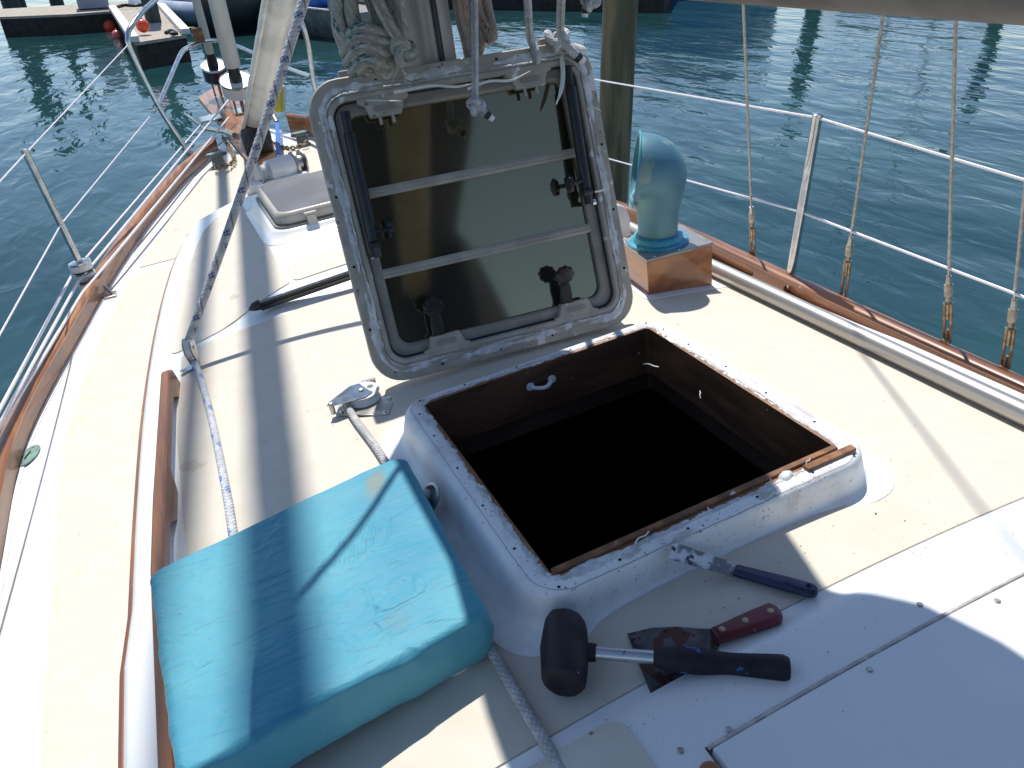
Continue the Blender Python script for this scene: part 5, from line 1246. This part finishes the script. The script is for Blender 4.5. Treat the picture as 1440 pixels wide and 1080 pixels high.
# ================================================================== HARBOUR (world frame)
WOODP=M('tarred_pile',(.06,.08,.07),(.035,.05,.045),ns=10,st=(1,1,.15),rough=.85,bump=.6,bs=25,dist=.01)
PILEG=M('treated_pile',(.24,.19,.105),(.11,.10,.055),ns=14,st=(1,1,.12),rough=.85,bump=.9,bs=30,dist=.02,det=8)
DECKP=M('dock_boards',(.42,.37,.30),(.32,.28,.23),ns=9,rough=.8)
DSIDE=M('dock_float_side',(.018,.017,.016),(.03,.026,.022),ns=8,rough=.8)
def far(o):
    FAR.add(o); return o
def pile(name,base,r_,h,mat,lab,lean=(0,0),group='harbour piles'):
    g=G(); n=20; pts=[]; rs=[]
    for k in range(12):
        t_=k/11; pts.append(Vector((base.x+lean[0]*t_,base.y+lean[1]*t_,ZW-.8+(h+.8)*t_))); rs.append(r_*(1.04-.08*t_+.02*nz(k,3)))
    g.tube(pts,rs,n); o=g.build(name,mat,None,loc=(base.x,base.y,ZW)); tag(o,lab,'piling',group); return far(o)
def rad(px0,px1,py,base): # radius so that the pile spans px0..px1
    dist=(Vector(base)-CAMW).length; return abs(px1-px0)*.5*dist/FP*.93
b0=W(858,330); pile('piling',b0,rad(836,881,200,b0)*1.0,3.6,PILEG,'big greenish timber piling right behind the leaning hatch')
def quad_dock(name,pts,h,th,lab,catn='dock',boards=True,group=None,rim=None):
    P=[W(*p,ZW+h) for p in pts]; par=thing(name,lab,catn,(P[0].x,P[0].y,ZW),group); FAR.add(par); n=len(P)
    g=G(); g.add(P+[p-Vector((0,0,.05)) for p in P],[tuple(range(n)),tuple(range(n,2*n))[::-1]]+[(i,(i+1)%n,n+(i+1)%n,n+i) for i in range(n)]); g.build('decking',DECKP,par)
    c=sum(P,Vector())/n; Q=[p.lerp(c,.015) for p in P]
    g=G(); g.add([p-Vector((0,0,.05)) for p in Q]+[Vector((p.x,p.y,ZW-.15)) for p in Q],[tuple(range(n)),tuple(range(n,2*n))[::-1]]+[(i,(i+1)%n,n+(i+1)%n,n+i) for i in range(n)]); g.build('float_side',DSIDE,par)
    return par,P
hd=.42
quad_dock('floating_dock',[(600,-12),(938,-9),(950,-24),(600,-26)],.42,.4,'dark-sided floating dock just beyond the mast, only its shadowy edge in view')
dp,_=quad_dock('floating_dock',[(-4,24),(96,20),(162,15),(260,8),(255,-2),(150,4),(-6,13)],hd,.4,'long floating dock with dark sides across the top left')
fp_,FPp=quad_dock('finger_dock',[(159,14),(190,60),(262,49),(226,9)],hd,.4,'short tan finger dock with white edge boards, in front of the long dock')
WB=M('white_board',(.72,.72,.69),(.62,.62,.6),rough=.5)
for (i,j) in ((0,1),(3,2)):
    a,b_=FPp[i],FPp[j]; d=(b_-a).normalized(); s_=Vector((-d.y,d.x,0))*.05; a=a+Vector((0,0,.01)); b_=b_+Vector((0,0,.01))
    g=G(); g.loft([[p-s_*1.6,p+s_*1.6,p+s_*1.6+Vector((0,0,.09)),p-s_*1.6+Vector((0,0,.09))] for p in (a,b_)],caps=(True,True)); g.build('edge_board',WB,fp_)
g=G()
for k,(px,py) in enumerate(((206,47),(240,44),(252,46))):
    pass
# dock clutter
cl=cat([W(164,10,ZW+hd+.03),W(175,7,ZW+hd+.04),W(190,8,ZW+hd+.03),W(205,5,ZW+hd+.05),W(222,6,ZW+hd+.03)],6)
o=rope('mooring_line',cl,.035,BLACK,'dark hose lying across the floating dock','hose',sm=0); far(o)
cl=cat([W(233,46,ZW+hd+.03),W(240,43,ZW+hd+.04),W(247,45,ZW+hd+.04),W(240,47,ZW+hd+.05),W(250,47,ZW+hd+.04)],6)
o=rope('dock_rope',cl,.03,BLACK,'dark rope heaped on the outer end of the finger dock','rope',sm=0); far(o)
for (x0,x1,y,dx,lab) in ((13,32,27,-5,'thick dark piling at the left picture edge, through the long dock'),(30,38,14,-4,'thin piling behind the left-most thick one'),(77,92,19,-5,'dark piling in the middle of the long dock')):
    b_=W((x0+x1)/2,y); pile('piling',b_,rad(x0,x1,y,b_),3.2,WOODP,lab)
b_=W(224,62); pile('piling',b_,rad(216,234,60,b_),3.4,WOODP,'dark green piling standing at the finger dock end beside the orange buoy')
# dock box
a=W(133,13,ZW+hd); sc=(a-CAMW).length/FP
bx=thing('dock_box','grey dock locker on the long floating dock','locker',(a.x,a.y,ZW+hd)); FAR.add(bx)
g=G(); g.box((a.x,a.y+.4,ZW+hd+.42),(32*sc,.9,.80)); g.build('box',M('locker_grey',(.33,.36,.42),(.27,.30,.36),ns=2,rough=.5),bx,bevel=.02)
g=G(); g.box((a.x,a.y+.4,ZW+hd+.86),(34*sc,.96,.10)); g.build('lid',WHT,bx,bevel=.02)
ORG=M('orange_buoy_skin',(.85,.10,.03),(.75,.07,.03),rough=.35); PNK=M('pink_buoy_skin',(.85,.18,.17),(.8,.14,.14),rough=.35)
for px,py,rp,mt,lab,zz in ((156,43,7,ORG,'orange round buoy floating left of the finger dock',0),(166,54,5.6,PNK,'smaller pink buoy beside the finger dock corner',0),(203,46,7.5,ORG,'orange round buoy sitting on the finger dock',hd+.04)):
    a=W(px,py,ZW+zz); sc=(a-CAMW).length/FP; r_=rp*sc
    par=thing('mooring_buoy',lab,'buoy',(a.x,a.y,a.z),'round mooring buoys'); FAR.add(par); c=Vector((a.x,a.y,ZW+zz+r_*(.62 if zz==0 else 1)))
    prof=[(r_*math.sin(q),-r_*math.cos(q)) for q in np.linspace(.05,math.pi-.2,16)]
    g=G(); g.lathe(prof,c,n=28); g.build('float',mt,par,sharp=60)
    g=G(); g.lathe([(r_*.22,r_*.9),(r_*.2,r_*1.15),(r_*.1,r_*1.2)],c,n=12); g.build('eye',M('buoy_blue',(.05,.08,.3),rough=.5),par)

def hull(name,lab,catn,c,head,L,B,H,mat,stripe=None,deckm=None,parts=None,group=None,keel=.25,bow=.35):
    par=thing(name,lab,catn,(c.x,c.y,ZW),group); FAR.add(par)
    ca,sa=math.cos(head),math.sin(head)
    def T(x,y,z): return Vector((c.x+x*ca-y*sa,c.y+x*sa+y*ca,ZW+z))
    rings=[]
    st=np.linspace(0,1,15)
    for t_ in st:
        x=-L/2+L*t_; wv=B/2*(1-.12*(1-t_)**2)*(1 if t_<.45 else max(.015,1-((t_-.45)/.55)**2.2)); hh=H*(1+bow*t_**2)
        wb=wv*.80
        rings.append([T(x,-wv,hh),T(x,-wv*1.0,hh*.75),T(x+.0,-wb,.05),T(x-.1*t_*L*.3,-wb*.4,-keel),T(x-.1*t_*L*.3,wb*.4,-keel),T(x,wb,.05),T(x,wv,hh*.75),T(x,wv,hh)])
    g=G(); g.loft(rings,closed=False); g.add([p for p in rings[0]],[tuple(range(8))]); g.build('hull',mat,par,sharp=45)
    g=G(); g.loft([[r_[0].lerp(r_[7],.04)-Vector((0,0,H*.12)),r_[0].lerp(r_[7],.96)-Vector((0,0,H*.12))] for r_ in rings],closed=False); g.build('deck',deckm or GEL,par)
    for s in (0,7):
        g=G(); g.tube([r_[s] for r_ in rings],.035,8); g.build('gunwale',stripe or WHT,par)
    return par,T
DK=M('dark_hull',(.012,.012,.014),(.02,.02,.022),rough=.3,coat=.3)
def far_motorboat():
    c=W(395,36); par,T=hull('motorboat','dark motorboat with outboard and helm seat, behind the white furled sail','motorboat',c,R(205),4.3,1.9,.60,DK,stripe=DK,deckm=M('grey_deck',(.16,.16,.17),rough=.6),bow=.3)
    g=G(); 
    for x,y,z,sx,sy,sz in ((-.2,0,.85,.6,.6,.7),): g.box(T(x,y,z),(sx,sy,sz),Matrix.Rotation(R(205),3,'Z'))
    g.build('console',M('console_black',(.03,.03,.035),rough=.4),par,bevel=.05)
    g=G(); g.box(T(-1.1,0,.7),(.4,.9,.4),Matrix.Rotation(R(205),3,'Z')); g.build('seat',M('seat_red',(.20,.02,.025),rough=.6),par,bevel=.06)
    for y in (-.3,.3):
        g=G(); g.box(T(-2.3,y,.9),(.55,.34,.5),Matrix.Rotation(R(205),3,'Z')); ob=g.build('outboard',DK,par,bevel=.08)
        g=G(); g.box(T(-2.35,y,.25),(.2,.12,1.1),Matrix.Rotation(R(205),3,'Z')); g.build('outboard_leg',SSD,ob,bevel=.03)
    g=G(); g.tube([T(.25,-.45,1.3),T(.15,-.42,1.75),T(.15,.42,1.75),T(.25,.45,1.3)],.03,8); g.build('windscreen_frame',SS,par)
    c=W(452,45); par,T=hull('workboat','grey aluminium workboat stern with blue bundle aboard, right of the dark motorboat','workboat',c,R(115),4.4,1.7,.55,M('weathered_alu',(.30,.30,.29),(.2,.2,.2),ns=5,rough=.45,metal=.5),stripe=SSD,deckm=M('grey_deck2',(.22,.21,.2),rough=.7),bow=.4)
    g=G(); g.lathe([(.1,-.5),(.28,-.4),(.30,.3),(.12,.5)],T(-.2,-.1,.75),ax=(.8,.3,0),n=18); g.build('blue_bundle',M('blue_tarp',(.02,.14,.60),(.02,.10,.42),rough=.5,bump=.6,bs=8,dist=.02),par)
    g=G(); g.box(T(-2.25,0,.75),(.36,.30,.5),Matrix.Rotation(R(115),3,'Z')); g.build('outboard',DK,par,bevel=.06)
far_motorboat()
def dinghy():
    c=W(270,30); h=R(118); ca,sa=math.cos(h),math.sin(h)
    T=lambda x,y,z: Vector((c.x+x*ca-y*sa,c.y+x*sa+y*ca,ZW+z))
    par=thing('inflatable_dinghy','light blue-grey inflatable dinghy tied beside the finger dock','dinghy',(c.x,c.y,ZW)); FAR.add(par)
    RB_=M('hypalon',(.36,.43,.54),(.28,.34,.44),ns=3,rough=.5)
    pts=[T(-2.0,-.75,.30),T(-1,-.78,.30),T(.6,-.76,.32),T(1.4,-.5,.42),T(1.75,0,.5),T(1.4,.5,.42),T(.6,.76,.32),T(-1,.78,.30),T(-2.0,.75,.30)]
    P=cat(pts,6); g=G(); g.tube(P,[.12]+[.27]*(len(P)-2)+[.12],16); g.build('tube',RB_,par,sharp=60)
    g=G(); g.add([T(-1.7,-.6,.14),T(1.2,-.5,.2),T(1.2,.5,.2),T(-1.7,.6,.14)],[(0,1,2,3)]); g.build('floor',M('dinghy_floor',(.12,.12,.13),rough=.7),par)
    g=G(); g.box(T(-1.75,0,.35),(.08,1.1,.5),Matrix.Rotation(h,3,'Z')); g.build('transom',DK,par)
    g=G(); g.tube([p+Vector((0,0,.275)) for p in P[2:-2]],.018,6); g.build('grab_line',BLACK,par)
    for k in (8,20,30):
        g=G(); g.tube([P[k]+Vector((0,0,.27))+(P[k+1]-P[k]).normalized()*q for q in (-.09,.09)],.06,8); g.build('patch',M('blue_patch',(.04,.12,.45),rough=.5),par)
dinghy()
BLUEH=M('blue_hull',(.012,.09,.34),(.01,.075,.28),rough=.12,coat=.6)
def berth(px0,px1,py,depthpx,lab,name,mat,L=None,H=1.25,B=3.0,cabin=True,group=None):
    a=W(px0,py);b_=W(px1,py+depthpx); d=(b_-a); L=d.length; hd_=math.atan2(d.y,d.x); away=Vector((-d.y,d.x,0)).normalized()
    if away.dot(a-CAMW)<0: away=-away
    c=(a+b_)/2+away*(B/2*.8); par,T=hull(name,lab,'sailboat' if not cabin else 'motor yacht',c,hd_,L*1.02,B,H,mat,bow=.25,keel=.4)
    if cabin:
        g=G(); g.box(T(-.04*L,0,H+.35),(L*.5,B*.6,.9),Matrix.Rotation(hd_,3,'Z')); cb=g.build('cabin',WHT,par,bevel=.12)
        for k in range(4):
            g=G(); g.box(T(-.2*L+k*.11*L,-away.dot(Vector((-math.sin(hd_),math.cos(hd_),0)))*B*.302,H+.42),(L*.07,.02,.3),Matrix.Rotation(hd_,3,'Z')); g.build('window',BLACK,cb,bevel=.005)
    return par
berth(590,840,-26,0,'white motor yacht moored behind the far dock, seen mainly as its reflection','moored_yacht',M('white_hull',(.72,.72,.70),(.6,.6,.58),ns=1,rough=.25,coat=.3),H=1.3)
berth(872,1130,0,-14,'bright blue hulled yacht moored top right, mostly above the frame','moored_yacht',BLUEH,H=1.75,B=3.4)
par=berth(1190,1430,-28,-6,'white sailing yacht moored beyond the frame at top right, seen as its reflection','moored_sailboat',M('white_hull2',(.66,.66,.64),rough=.3),H=1.1,B=2.8,cabin=False)
for px,nm in ((1262,'mast'),(1330,'mast')):
    a=W(px,-40); g=G(); g.tube([Vector((a.x,a.y,ZW+.6)),Vector((a.x,a.y,ZW+11))],.07,10); o=g.build(nm,SSD,par)
b_=W(1148,-12); pile('piling',b_,rad(1140,1158,0,b_)*1.1,3.6,WOODP,'dark piling just above the frame right of the blue yacht')
b_=W(1412,-8); pile('piling',b_,rad(1405,1421,0,b_)*1.1,2.6,WOODP,'dark piling above the frame at the far right')

# ------------------------------------------------------------------ heel the boat: boat frame -> world
bpy.context.view_layer.update()
for o in list(C.objects):
    if o.parent is None and o not in FAR and o.type in ('MESH','EMPTY'):
        o.matrix_world=BM@Matrix.Translation(o.location)
